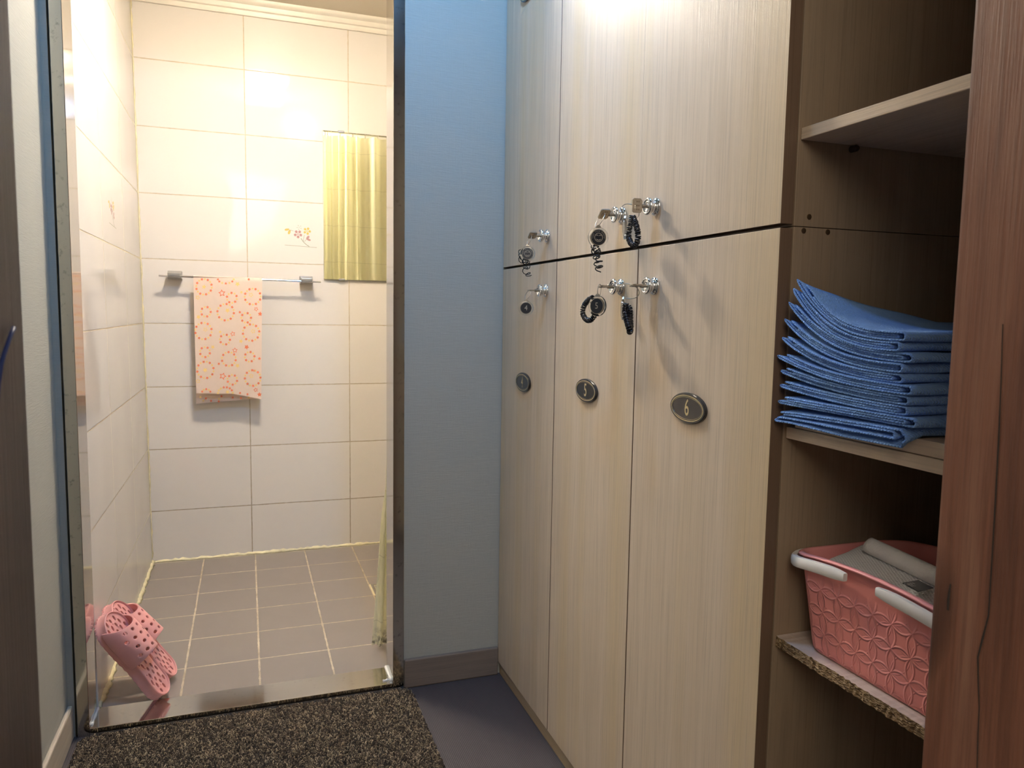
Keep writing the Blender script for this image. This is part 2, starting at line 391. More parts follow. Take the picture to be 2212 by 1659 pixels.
def basket_mat():
    m, nt, bs = new_mat('basket_pink'); set_in(bs, Roughness=.38); bs.inputs['Base Color'].default_value = (.86,.31,.28,1)
    uv = nt.nodes.new('ShaderNodeUVMap'); sp = nt.nodes.new('ShaderNodeSeparateXYZ'); nt.links.new(uv.outputs[0], sp.inputs[0])
    s = .0420; c45 = .70711/s
    p = math_n(nt, 'MULTIPLY', math_n(nt, 'ADD', sp.outputs[0], sp.outputs[1]), c45); q = math_n(nt, 'MULTIPLY', math_n(nt, 'SUBTRACT', sp.outputs[1], sp.outputs[0]), c45)
    p = math_n(nt, 'SUBTRACT', math_n(nt, 'FRACT', p), .5); q = math_n(nt, 'SUBTRACT', math_n(nt, 'FRACT', q), .5)
    def ring(cx, cy, r, wd):
        dx = math_n(nt, 'SUBTRACT', p, cx); dy = math_n(nt, 'SUBTRACT', q, cy)
        d = math_n(nt, 'SQRT', math_n(nt, 'ADD', math_n(nt, 'MULTIPLY', dx, dx), math_n(nt, 'MULTIPLY', dy, dy)))
        e = math_n(nt, 'ABSOLUTE', math_n(nt, 'SUBTRACT', d, r))
        return math_n(nt, 'SUBTRACT', 1, math_n(nt, 'DIVIDE', e, wd), True)
    h = None
    for cx, cy, r, wd, k in [(-.5,-.5,.7071,.030,.35), (.5,-.5,.7071,.030,.35), (-.5,.5,.7071,.030,.35), (.5,.5,.7071,.030,.35), (-.5,0,.5,.050,1), (.5,0,.5,.050,1), (0,-.5,.5,.050,1), (0,.5,.5,.050,1)]:
        v = math_n(nt, 'MULTIPLY', ring(cx, cy, r, wd), k); h = v if h is None else math_n(nt, 'MAXIMUM', h, v)
    fade = nt.nodes.new('ShaderNodeMapRange'); fade.inputs[1].default_value = .108; fade.inputs[2].default_value = .085; nt.links.new(sp.outputs[1], fade.inputs[0])
    h = math_n(nt, 'MULTIPLY', h, fade.outputs[0]); bump(nt, bs, h, 1.0, .0016); return m
M['basket'] = basket_mat()
M['basket_plain'] = simple('basket_pink_plain', (.86,.34,.32), .38)

def chip():
    m, nt, bs = new_mat('raw_chipboard'); set_in(bs, Roughness=.9)
    vo = N(nt, 'ShaderNodeTexVoronoi'); vo.inputs['Scale'].default_value = 1.0; nt.links.new(coord(nt, (260, 260, 620), rot=(.3, .5, .2)), vo.inputs['Vector'])
    n = noise(nt, coord(nt, (200, 200, 500)), 1.0, 4)
    c = ramp(nt, vo.outputs['Color'], [(.2, (.10,.055,.02)), (.5, (.38,.25,.11)), (.85, (.60,.44,.25))]); c = mix_c(nt, math_n(nt, 'MULTIPLY', n, .5), c, (.16,.09,.04))
    nt.links.new(c, bs.inputs['Base Color']); bump(nt, bs, math_n(nt, 'ADD', vo.outputs['Distance'], n), 1.0, .002); return m
M['chip'] = chip()

def vinyl():
    m, nt, bs = new_mat('ribbed_vinyl'); set_in(bs, Roughness=.5)
    w1 = N(nt, 'ShaderNodeTexWave'); w1.bands_direction = 'X'; w1.inputs['Scale'].default_value = 75; nt.links.new(coord(nt), w1.inputs['Vector'])
    w2 = N(nt, 'ShaderNodeTexWave'); w2.bands_direction = 'Y'; w2.inputs['Scale'].default_value = 60; nt.links.new(coord(nt), w2.inputs['Vector'])
    h = math_n(nt, 'ADD', math_n(nt, 'MULTIPLY', w1.outputs[1], .7), math_n(nt, 'MULTIPLY', w2.outputs[1], .3))
    n1 = noise(nt, coord(nt), 5, 4); c = mix_c(nt, h, (.045,.038,.040), (.105,.088,.088)); c = mix_c(nt, math_n(nt, 'MULTIPLY', n1, .3), c, (.05,.042,.045))
    nt.links.new(c, bs.inputs['Base Color']); bump(nt, bs, h, .7, .0008); return m
M['vinyl'] = vinyl()
m, nt, bs = new_mat('mat_pile'); set_in(bs, Roughness=.7)
ge = nt.nodes.new('ShaderNodeNewGeometry'); c = ramp(nt, ge.outputs['Random Per Island'], [(.0, (.020,.012,.007)), (.45, (.07,.045,.026)), (.72, (.19,.13,.075)), (1.0, (.52,.40,.25))]); nt.links.new(c, bs.inputs['Base Color']); M['pile'] = m
M['mat_base'] = simple('mat_backing', (.018,.012,.008), .9, nscale=200, namt=.3)

# ------------------------------------------------------------------ setting: bathroom
ZH = -0.017                     # hall floor
YA, YR = -1.2545, -1.160        # hall face / bathroom face of the wall with the doorway
XJL, XJR = -0.3781, 0.3530      # clear opening of the bathroom doorway
BZ = 2.195; BXR = 1.15; HZ = 2.30
def S(o): o['kind'] = 'structure'; return o

S(boxo('wall_back', (-.60, 0, -.1), (BXR+.1, .1, BZ+.05), M['tile_back']))
def xl(z): return -.384 - .0084*(z-1)
mb = MB(); zs = (-.1, BZ+.05)
vs = [(xl(zs[0]), YR, zs[0]), (xl(zs[0]), .0, zs[0]), (xl(zs[1]), .0, zs[1]), (xl(zs[1]), YR, zs[1]), (-.6, YR, zs[0]), (-.6, 0, zs[0]), (-.6, 0, zs[1]), (-.6, YR, zs[1])]
mb.add(vs, [(0,1,2,3), (7,6,5,4), (0,3,7,4), (1,5,6,2), (3,2,6,7), (0,4,5,1)])
wl = S(mb.build('wall_bathroom_left', M['tile_side']))
S(boxo('wall_bathroom_right', (BXR, YR, -.1), (BXR+.1, 0, BZ+.05), M['tile_side']))
wbf = MB().box((XJR+.032, YR-.003, -.1), (BXR, YR, BZ+.05)).box((XJL-.02, YR-.003, 2.13), (XJR+.032, YR, BZ+.05))
S(wbf.build('wall_bathroom_front', M['tile_back']))
S(boxo('floor_bathroom', (-.6, YR, -.1), (BXR, 0, 0), M['tile_floor']))
S(boxo('ceiling_bathroom', (-.6, YR, BZ), (BXR+.1, .1, BZ+.1), M['bath_ceiling']))

# crown moulding, stepped
def crown(name, p0, p1, nrm):
    prof = [(0, 2.140), (.010, 2.140), (.013, 2.148), (.013, 2.157), (.020, 2.160), (.024, 2.170), (.024, 2.176), (.036, 2.181), (.040, 2.188), (.040, BZ), (0, BZ)]
    p0 = np.array(p0, float); p1 = np.array(p1, float); nrm = np.array(nrm, float); mb = MB()
    mb.prism([p0 + nrm*d + np.array([0,0,z]) for d, z in prof], p1-p0); return S(mb.build(name, M['crown'], smooth=True))
crown('trim_1', (-.39, -.0002, 0), (BXR, -.0002, 0), (0, -1, 0))
crown('trim_2', (-.3935, -.04, 0), (-.3935, YR, 0), (1, 0, 0))

# yellowed caulk along the foot of the walls and up the corner
def caulk(name, a, b, n1, n2, r=.010, mat='caulk', seg=60, amp=.45):
    a = np.array(a, float); b = np.array(b, float); n1 = np.array(n1, float); n2 = np.array(n2, float); mb = MB(); vs = []; fs = []
    for i in range(seg+1):
        p = a + (b-a)*i/seg; r1 = r*(1 + amp*(random.random()-.5)*2); r2 = r*(1 + amp*(random.random()-.5)*2)
        vs += [p, p+n1*r1, p + n1*r1*.62 + n2*r2*.62, p+n2*r2]
    for i in range(seg):
        for k in range(3): fs.append((4*i+k, 4*i+k+1, 4*i+4+k+1, 4*i+4+k))
    mb.add(vs, fs + [(0,1,2,3), tuple(4*seg+k for k in range(4))]); return S(mb.build(name, M[mat], smooth='all'))
caulk('trim_3', (-.376, -.0002, .0002), (BXR, -.0002, .0002), (0,-1,0), (0,0,1), .009, seg=110)
caulk('trim_4', (-.3755, 0, .0002), (-.3755, YR, .0002), (1,0,0), (0,0,1), .010, seg=90)
caulk('trim_5', (xl(.02)+.0005, -.0002, .02), (xl(2.14)+.0005, -.0002, 2.14), (1,0,0), (0,-1,0), .0035, amp=.6, seg=120)

# flower prints on two tiles (part of the wall)
def flower(mb, P):
    """P(a, b): a right, b up in metres from the left end of the base line"""
    L = 0.126/524.0    # zoomed-photo pixel -> metre
    def q(x, y): return ((x-265)*L, (675-y)*L)
    def ell(cx, cy, rx, ry, ang, m, n=14, lift=0):
        pts = []
        for k in range(n):
            t = 2*pi*k/n; ex, ey = rx*cos(t)*(1-.25*(cos(t) > 0)*cos(t)), ry*sin(t)
            a, b = q(cx + ex*cos(ang) - ey*sin(ang), cy + ex*sin(ang) + ey*cos(ang)); pts.append(P(a, b, lift))
        mb.poly(pts, m)
    def stroke(pts, wd, m):
        for (x0, y0), (x1, y1) in zip(pts, pts[1:]):
            l = sqrt((x1-x0)**2+(y1-y0)**2); nx, ny = -(y1-y0)/l*wd, (x1-x0)/l*wd
            mb.poly([P(*q(x0+nx, y0+ny), 0), P(*q(x1+nx, y1+ny), 0), P(*q(x1-nx, y1-ny), 0), P(*q(x0-nx, y0-ny), 0)], m)
    stroke([(265, 668), (790, 690)], 3.5, 2)
    stroke([(530, 545), (570, 605), (620, 650), (665, 678)], 6, 2); stroke([(570, 600), (575, 540), (585, 485)], 3.5, 2)
    stroke([(585, 600), (605, 575), (625, 560)], 3.5, 2); stroke([(345, 415), (410, 428)], 3.5, 2)
    for cx, cy, r, m, a0 in ((483, 478, 44, 0, .3), (632, 420, 40, 1, .1), (503, 365, 30, 3, .5)):
        for k in range(5):
            t = a0 + 2*pi*k/5; ell(cx + r*1.12*cos(t), cy + r*1.12*sin(t), r*.62 if m != 3 else 12, r*.5 if m != 3 else 8, t, m)
        ell(cx, cy, r*.28, r*.28, 0, m)
    ell(300, 412, 45, 17, 2.9, 1); ell(340, 455, 45, 20, 1.9, 1); ell(645, 525, 42, 20, -.9, 0); ell(662, 565, 38, 17, .3, 0)
FM = [simple('print_rose', (.46,.26,.24), .2), simple('print_yellow', (.56,.43,.12), .2), simple('print_green', (.34,.34,.27), .2), simple('print_grey', (.46,.47,.40), .2)]
wb = bpy.data.objects['wall_back']
p0 = at(615, 530, 1, 0); fb = MB(); flower(fb, lambda a, b, l: (p0[0]+a, -.0006-l, p0[2]+b)); fb.build('flower_print', FM, wb, fix=False)
fb = MB(); flower(fb, lambda a, b, l: (xl(p0[2]+b)+.0008+l, -.685+a, p0[2]+b-.012)); fb.build('flower_print', FM, wl, fix=False)

# bathroom lamp
bl = empty('ceiling_lamp', (.11, -.92, BZ), 'round white glass dome lamp on the bathroom ceiling, reflected in the tiles', 'lamp')
MB().lathe([(0, .080), (.006, .088), (.010, .099), (.0128, .1)], (.11, -.92, BZ-.0005), (0,0,-1), 32).build('base', M['grey_metal'], bl, smooth=True)
MB().lathe([(0, .1)] + [(.068*sin(t), .1*cos(t)) for t in np.linspace(.12, pi/2-.04, 9)], (.11, -.92, BZ-.0135), (0,0,-1), 32).build('lamp_shade', M['bath_lamp'], bl, smooth='all')

# ------------------------------------------------------------------ doorway between bathroom and hall
d1 = empty('door_1', (0, YA, 0), kind='structure'); d1['label'] = 'stainless steel frame of the bathroom doorway'
YF = YA - .007
def jamb(x0, x1, xin):
    mb = MB(); mb.box((x0, YF, ZH+.0), (x1, YR, 2.13))
    for i, f in enumerate(mb.f): pass
    o = mb.build('jamb', [M['steel'], M['steel_face']], d1, bevel=.0012)
    for p in o.data.polygons: p.material_index = 1 if abs(p.normal.y) > .5 else 0
    return o
jamb(XJL-.026, XJL, 1); jamb(XJR, XJR+.030, -1)
boxo('head', (XJL, YF, 2.10), (XJR, YR, 2.13), M['steel_face'], d1, bevel=.001)
th = boxo('threshold', (XJL, YF, ZH), (XJR, YR-.0005, .0012), [M['steel'], M['steel_face']], d1, bevel=.0008)
for p in th.data.polygons: p.material_index = 1 if abs(p.normal.y) > .5 else 0
def blob(name, pts, r, mat):
    mb = MB(); rr = [r*(.6+.8*random.random()) for _ in pts]; mb.tube(pts, rr, 8); return mb.build(name, mat, d1, smooth='all')
blob('caulk_bead', [(XJR-.002, YR-.004 - .009*i + random.uniform(-.001, .001), .003) for i in range(10)], .0042, M['white_caulk'])
blob('caulk_bead', [(XJL+.002, YR-.004 - .009*i, .0022) for i in range(10)], .0032, M['white_caulk'])
blob('caulk_bead', [(XJR-.004-.004*i, YF+.022+.0015*sin(i), .0025) for i in range(6)], .0035, M['white_caulk'])

# ------------------------------------------------------------------ setting: hall
wa = MB().box((XJR+.031, YA, ZH-.1), (1.25, YR-.004, HZ)).box((XJL-.026, YA, 2.131), (XJR+.031, YR-.004, HZ)).box((-.60, YA, ZH-.1), (XJL-.031, YR-.0005, HZ))
S(wa.build('wall_hall_end', M['wallpaper']))
S(boxo('wall_left', (-.523, -2.75, ZH-.1), (-.4233, YA-.0002, HZ), M['wallpaper']))
S(boxo('floor_hall', (-.55, -4.2, ZH-.1), (1.3, YR-.0006, ZH), M['vinyl']))
S(boxo('ceiling_hall', (-.55, -2.9, HZ), (1.3, YR-.004, HZ+.1), M['hall_ceiling']))
S(boxo('wall_right', (1.2, -2.9, ZH-.1), (1.3, YA-.0005, HZ), M['wallpaper']))
def bboard(name, lo, hi, mat): return S(boxo(name, lo, hi, mat, bevel=.004))
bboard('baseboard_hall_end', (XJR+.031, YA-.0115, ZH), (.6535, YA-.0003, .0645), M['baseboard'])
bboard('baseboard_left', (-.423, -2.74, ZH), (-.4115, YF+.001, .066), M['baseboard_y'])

# entrance doorway the camera looks through
d2 = empty('door_2', (.2, -2.8, ZH), kind='structure'); d2['label'] = 'dark wooden frame of the entrance doorway'
YE = -2.75
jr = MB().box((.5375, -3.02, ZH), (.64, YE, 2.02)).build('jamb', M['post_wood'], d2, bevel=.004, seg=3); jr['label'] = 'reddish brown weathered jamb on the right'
def crack(pts, wd, name):
    mb = MB(); P_ = [at(u_, v_, 0, .5372) for u_, v_ in pts]; n_ = len(P_); L_ = []; R2 = []
    for i_, p in enumerate(P_):
        h_ = wd*sin(pi*(i_+.5)/n_)**.5*(.7+.6*random.random()); L_.append((p[0], p[1]-h_, p[2])); R2.append((p[0], p[1]+h_, p[2]))
    mb.prism(L_ + R2[::-1], (.0008, 0, 0)); return mb.build(name, M['gap'], jr)
crack([(2166, 700), (2162, 830), (2157, 950), (2150, 1080), (2143, 1200), (2135, 1330), (2122, 1380), (2112, 1420), (2113, 1480), (2115, 1530), (2112, 1600), (2110, 1660)], .0006, 'crack')
crack([(2053, 1262), (2050, 1280), (2048, 1298), (2047, 1318)], .0011, 'crack')
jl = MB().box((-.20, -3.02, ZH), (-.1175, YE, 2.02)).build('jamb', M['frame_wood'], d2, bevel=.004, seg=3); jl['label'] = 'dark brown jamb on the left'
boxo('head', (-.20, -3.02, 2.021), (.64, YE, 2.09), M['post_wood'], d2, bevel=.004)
we = MB().box((-.55, -2.97, ZH-.1), (-.201, YE-.002, HZ)).box((.641, -2.97, ZH-.1), (1.3, YE-.002, HZ)).box((-.201, -2.97, 2.091), (.641, YE-.002, HZ))
S(we.build('wall_entrance', M['wallpaper']))
bc = MB(); bc.tube([at(u_, v_, 0, -.1158) for u_, v_ in ((30, 708), (24, 722), (16, 745), (8, 768), (2, 790), (-4, 830), (-8, 880)) ], .0011, 8)
tag(bc.build('blue_strap', M['blue_cord'], smooth='all'), 'short blue strap against the dark left doorway frame', 'strap')

# small cool-white spotlight on the hall ceiling
hl = empty('spotlight', (.34, -2.12, HZ), 'small cool-white ceiling spotlight above the lockers, outside the picture', 'lamp')
MB().lathe([(0, .03), (.02, .03), (.022, .012), (.045, .012)], (.34, -2.12, HZ-.0005), (0,0,-1), 24).build('base', M['white_plastic'], hl, smooth=True)
dv = np.array([.06, .66, -.74]); dv /= np.linalg.norm(dv); hc_ = np.array([.34, -2.12, 2.235])
MB().lathe([(-.055, .025), (-.05, .032), (.0, .034), (.002, .030), (-.02, .028)], hc_, dv, 24).build('housing', M['white_plastic'], hl, smooth=True)


# ------------------------------------------------------------------ lockers
XD = .6539                       # face of the doors
XC = .6745                       # front of the carcasses
YS = [-1.2565, -1.6341, -2.0089, -2.3892]
ZG = 1.1303; ZB = .0204; ZT = 2.24; XB = 1.14

def knob(parent, y, z):
    """chrome push-lock knob standing on the door"""
    mb = MB(); prof = [(0, .0150), (.0018, .0156), (.0034, .0150), (.0046, .0128), (.0056, .0106), (.0075, .0097), (.0105, .0096), (.0125, .0108), (.0135, .0135), (.0152, .0148), (.0172, .0150), (.0190, .0142),
                       (.0198, .0124), (.0193, .0106), (.0178, .0098), (.0176, .0088), (.0186, .0084), (.0186, .0070), (.0176, .0066), (.0178, .0040)]
    mb.lathe(prof, (XD-.0002, y, z), (-1, 0, 0), 36); o = mb.build('lock_knob', M['chrome'], parent, smooth='all')
    return o

def plate(parent, y, z, digit):
    a, b = .0500, .0245; mb = MB(); n = 56
    def ring(a, b, x): return [(XD-x, y + a*cos(2*pi*k/n), z + b*sin(2*pi*k/n)) for k in range(n)]
    levels = [(a, b, .0002, 0), (a, b, .0040, 0), (a-.0012, b-.0012, .0052, 0), (a-.0035, b-.0035, .0052, 0), (a-.0037, b-.0037, .0056, 1), (a-.0054, b-.0054, .0056, 1), (a-.0056, b-.0056, .0052, 0),
              (a-.0066, b-.0066, .0052, 0), (a-.0067, b-.0067, .0055, 1), (a-.0073, b-.0073, .0055, 1), (a-.0074, b-.0074, .0050, 0)]
    vs = []; 
    for la, lb, x, _ in levels: vs += ring(la, lb, x)
    base = len(mb.v); mb.v += [tuple(p) for p in vs]
    for i in range(len(levels)-1):
        m = 1 if levels[i][3] == 1 and levels[i+1][3] == 1 else 0
        for k in range(n):
            k2 = (k+1) % n; mb.f.append((base+i*n+k, base+i*n+k2, base+(i+1)*n+k2, base+(i+1)*n+k)); mb.m.append(m)
    mb.f.append(tuple(base+(len(levels)-1)*n+k for k in range(n))); mb.m.append(0)
    if digit:
        tv, tf = text_geo(digit, .0375, .72, (XD-.0054, y, z), (0,-1,0), (0,0,1), (-1,0,0), 0, 6, off=.008); mb.add(tv, tf, 1)
        if digit == '4': mb.add([(XD-.0054, y-.0045-.001, z-.0125), (XD-.0054, y+.003-.001, z-.0125), (XD-.0054, y+.003-.001, z-.0108), (XD-.0054, y-.0045-.001, z-.0108)], [(0,1,2,3)], 1)
    return mb.build('number_plate', [M['plate'], M['gold']], parent, smooth=False, fix=True)

rows_ = [('upper', ZG+.0028, ZT), ('lower', ZB, ZG-.0028)]
knobs = {('upper',0): (-1.5755, 1.1891), ('lower',0): (-1.5736, 1.0636), ('upper',1): (-1.9447, 1.1942), ('lower',1): (-1.9475, 1.0621), ('upper',2): (-2.067, 1.194), ('lower',2): (-2.0711, 1.0604)}
where = ['next to the blue-lit wall', 'in the middle of the row', 'beside the open shelves']
doors = {}
for rn, z0, z1 in rows_:
    for i in range(3):
        ya, yb = YS[i], YS[i+1]
        g = .0015 if not (rn == 'upper' and i in (1, 2)) else .0015
        ga = .0016; gb = .0016
        if rn == 'upper' and i == 1: gb = .0001
        if rn == 'upper' and i == 2: ga = .0001
        lab = {('lower',0): 'tall beige wood-grain locker with door plate 4, ', ('lower',1): 'tall beige wood-grain locker with door plate 5, ', ('lower',2): 'tall beige wood-grain locker with door plate 6, ',
               ('upper',0): 'upper beige locker above the door with plate 4, ', ('upper',1): 'upper beige locker above the door with plate 5, ', ('upper',2): 'upper beige locker above the door with plate 6, '}[(rn, i)]
        L = empty('locker', (XC, (ya+yb)/2, z0), lab + where[i], 'locker', 'beige numbered lockers')
        bz0 = z0 - (.0005 if rn == 'lower' else .0025); bz1 = z1 + (.0022 if rn == 'lower' else 0)
        boxo('body', (XC, yb+.0002, bz0), (XB, ya-.0004, bz1), M['carcass'], L, bevel=.0006)
        D = boxo('door', (XD, yb+gb, z0), (XC-.0012, ya-ga, z1), M['locker'], L, bevel=.0003 if rn == 'upper' and i else .0009)
        D.data.materials.append(M['shaded_door_edge'])
        for p in D.data.polygons:
            if abs(p.normal.x) < .5: p.material_index = 1
        ky, kz = knobs[(rn, i)]; knob(D, ky, kz); doors[(rn, i)] = (L, D)
plate(doors[('lower',0)][1], -1.4359, .8365, '4'); plate(doors[('lower',1)][1], -1.8125, .8540, '5'); plate(doors[('lower',2)][1], -2.1915, .8650, '6')
plate(doors[('upper',0)][1], -1.4225, 1.7935, '')
for (yy, zz), key in (((.698, 1.1436), ('upper',2)), ((.6902, 1.1251), ('lower',2)), ((.7297, 1.1253), ('lower',2))):
    MB().lathe([(0, .0036), (.0008, .0034), (.0010, .0012)], (yy, YS[3]-.0001, zz), (0,-1,0), 14).build('screw', M['screw'], doors[key][0], smooth=True)
pl = MB().box((XD+.0065, YS[3]+.0005, ZH), (XC+.022, YS[0]-.0004, ZB-.0012)); tag(pl.build('plinth', M['plinth'], bevel=.0008), 'beige kick board under the three tall lockers', 'plinth')

# ------------------------------------------------------------------ open shelves beside the lockers
XS = .678; YN = -2.742; YP = YS[3]-.0006
sh = empty('open_shelf_unit', (XS, -2.56, ZH), 'open beige shelf compartment between the lockers and the brown doorway jamb', 'shelf unit')
boxo('shelf', (XS, YN, 1.2410), (XB-.02, YP, 1.2560), M['shelf_wood'], sh, bevel=.0008, origin=None)['label'] = 'top shelf with pale edge band'
boxo('shelf', (XS, YN, .8485), (XB-.02, YP, .8640), M['shelf_wood'], sh, bevel=.0008)['label'] = 'middle shelf with pale edge band'
s3 = boxo('shelf', (XS, YN, .5570), (XB-.02, YP, .5715), [M['chip'], M['board_top']], sh)
s3['label'] = 'bottom shelf with raw chipboard front edge'
bm = bmesh.new(); bm.from_mesh(s3.data); bmesh.ops.subdivide_edges(bm, edges=[e for e in bm.edges if abs((e.verts[0].co-e.verts[1].co).y) > .1], cuts=70, use_grid_fill=True)
for v in bm.verts:
    if v.co.x < XS+.001: v.co.x += random.uniform(-.0007, .0016); v.co.z += random.uniform(-.0007, .0005)
for f in bm.faces: f.material_index = 1 if abs(f.normal.z) > .7 else 0
bm.to_mesh(s3.data); bm.free()
boxo('back_panel', (XB-.019, YN, ZH), (XB, YP, ZT), M['carcass'], sh)
boxo('side_panel', (XS, YN-.016, ZH), (XB, YN-.0005, ZT), M['carcass'], sh)
boxo('bottom_panel', (XS, YN, ZH), (XB-.02, YP, ZH+.035), M['carcass'], sh)
MB().lathe([(0, .0042), (.010, .0042), (.012, .003)], (.7607, YP-.0002, 1.2355), (0,-1,0), 14).build('shelf_pin', M['pin'], sh, smooth=True)
tag(boxo('board', (XS+.001, YN+.004, .8650), (1.05, -2.405, .8815), M['shelf_wood'], bevel=.0008), 'loose beige board lying on the middle shelf under the blue towels', 'board')

# ------------------------------------------------------------------ blue folded towels
def towel(i, y_r, y_l, zr, zl, H, pw, x0, x1, droop=0, loose=0):
    t = min(.00135, H/8*.92); ns = 26; offs = [(k+.5)/4*H - H/2 for k in range(4)]
    ry = [y_r + .0, y_r + .011 + .003*random.random()]
    ly = [y_l, y_l + 0.0, y_l - .010 - .01*random.random(), y_l - .004 - .006*random.random()]
    def base(y):
        s = min(1.05, max(0, (y - y_r)/(y_l - y_r))); return zr + (zl-zr)*s**pw
    def slope(y): return (base(y+.0005)-base(y-.0005))/.001
    def pt(y, o):
        sl = slope(y); l = sqrt(1+sl*sl); return (y - o*sl/l, base(y) + o/l)
    path = []
    def run(k, ya, yb):
        for j in range(ns):
            f = j/(ns-1); y = ya+(yb-ya)*f; path.append((*pt(y, offs[k] + loose*(k == 0)*-.35*H*sin(pi*min(1, max(0, (y-y_r)/(y_l-y_r))))**.7), k))
    def arc(k1, k2, yend, sgn, bulge):
        o1, o2 = offs[k1], offs[k2]
        for j in range(1, 8):
            th = pi*j/8; c = (o1+o2)/2; r = (o1-o2)/2
            y = yend + sgn*(abs(r) + bulge)*sin(th); path.append((*pt(y, c + r*cos(th)), (k1+k2)/2))
    run(2, ly[2], ry[1]); arc(2, 1, ry[1], -1, .0006); run(1, ry[1], ly[1]); arc(1, 0, ly[0], 1, .0035); run(0, ly[0], ry[0]+.004); arc(0, 3, ry[0]+.004, -1, .001); run(3, ry[0]+.004, ly[3])
    P = np.array([p[:2] for p in path]); n = len(P)
    T = np.zeros_like(P); T[1:-1] = P[2:]-P[:-2]; T[0] = P[1]-P[0]; T[-1] = P[-1]-P[-2]; T /= np.linalg.norm(T, axis=1)[:, None]+1e-9
    Nn = np.stack([-T[:,1], T[:,0]], 1)
    nx = 16; xs = np.concatenate([[0, .0012, .003], np.linspace(.01, x1-x0, nx)]); nx = len(xs); vs = []; fs = []
    fr = np.cumsum(rng.normal(0, .00035, n)); fr -= np.linspace(fr[0], fr[-1], n)
    plyx = {0: 0, .5: .0006, 1: .0012, 1.5: .0006, 2: .0002, 3: -.0006}
    ph = random.random()*6
    for side in (1, -1):
        for j in range(n):
            for a, x in enumerate(xs):
                th = t*(1 if a >= 2 else (.92 if a == 1 else .55)) * (1.0 if a != 2 else 1.06)
                p = P[j] + Nn[j]*side*th
                k = path[j][2]; X = x0 + x + (fr[j] + plyx.get(k, 0))*(1 - x/(x1-x0))
                fx = x/(x1-x0); zz = p[1] - (base(p[0])-zr)*.85*min(1, fx*1.25)**.8 + .0009*sin(x*42 + ph + j*.12)*min(1, x*20)
                if droop: zz -= droop*max(0, min(1, (XS - .001 - X)/.014))**1.3*(.4 + .6*max(0, min(1, ((y_l-.02)-p[0])/.1)))*(1.0 if k < 1 else (.55 if k < 2 else .2))
                vs.append((X, p[0], zz))
    def id_(s, j, a): return (s*n + j)*nx + a
    for s in (0, 1):
        for j in range(n-1):
            for a in range(nx-1):
                fs.append((id_(s,j,a), id_(s,j+1,a), id_(s,j+1,a+1), id_(s,j,a+1)))
    for j in range(n-1):
        for a in (0, nx-1): fs.append((id_(0,j,a), id_(0,j+1,a), id_(1,j+1,a), id_(1,j,a)))
    for j in (0, n-1):
        for a in range(nx-1): fs.append((id_(0,j,a), id_(0,j,a+1), id_(1,j,a+1), id_(1,j,a)))
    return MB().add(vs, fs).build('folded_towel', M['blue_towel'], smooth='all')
zl_ = [.879, .899, .920, .939, .958, .981, 1.004, 1.025, 1.041, 1.052]
yl_ = [-2.396, -2.401, -2.400, -2.401, -2.398, -2.403, -2.404, -2.412, -2.421, -2.428]
yr_ = [-2.600, -2.611, -2.598, -2.600, -2.604, -2.590, -2.591, -2.600, -2.586, -2.592]
ordn = ['bottom towel of the blue stack, drooping over the shelf edge', 'blue folded towel second from the bottom of the stack', 'blue folded towel third from the bottom of the stack', 'blue folded towel fourth from the bottom of the stack',
        'blue folded towel fifth from the bottom of the stack', 'blue folded towel fifth from the top of the stack', 'blue folded towel fourth from the top of the stack', 'blue folded towel third from the top of the stack',
        'blue folded towel directly under the topmost one', 'topmost blue folded towel with its left end curling upward']
Ht = .01145
for i in range(10):
    zr = .8830 + Ht*(i+.5) + .0005
    t_ = towel(i, yr_[i], yl_[i], zr, zl_[i]+.003, Ht*.97 if i else Ht*1.0, 1.9 + .12*i, .6585 + random.uniform(-.0015, .0015), .93, droop=.012 if i == 0 else 0, loose=0)
    tag(t_, ordn[i], 'towel', 'blue folded towels stacked on the middle shelf')

# ------------------------------------------------------------------ pink basket with white towels
def rrect(cx, cy, hx, hy, r, n=7):
    pts = []
    for (sx, sy, a0) in ((1,1,0), (-1,1,pi/2), (-1,-1,pi), (1,-1,3*pi/2)):
        for k in range(n+1):
            t = a0 + pi/2*k/n; pts.append((cx + sx*(hx-r) + r*cos(t), cy + sy*(hy-r) + r*sin(t)))
    out = []      # densify
    for i, p in enumerate(pts):
        q = pts[(i+1) % len(pts)]; d = math.dist(p, q); m_ = max(1, int(d/.012))
        for k in range(m_): out.append((p[0]+(q[0]-p[0])*k/m_, p[1]+(q[1]-p[1])*k/m_))
    return out
BCX, BCY = .7745, -2.5435; BZ0 = .5722
def rimz(y): s = (y-BCY)/.14; return .1215 + .0125*max(0, 1 - s*s)
bk = empty('basket', (BCX, BCY, BZ0), 'pink plastic basket with embossed flower pattern on the bottom shelf', 'basket')
top = rrect(BCX, BCY, .0905, .1400, .036); bot = rrect(BCX, BCY, .0800, .1190, .030)
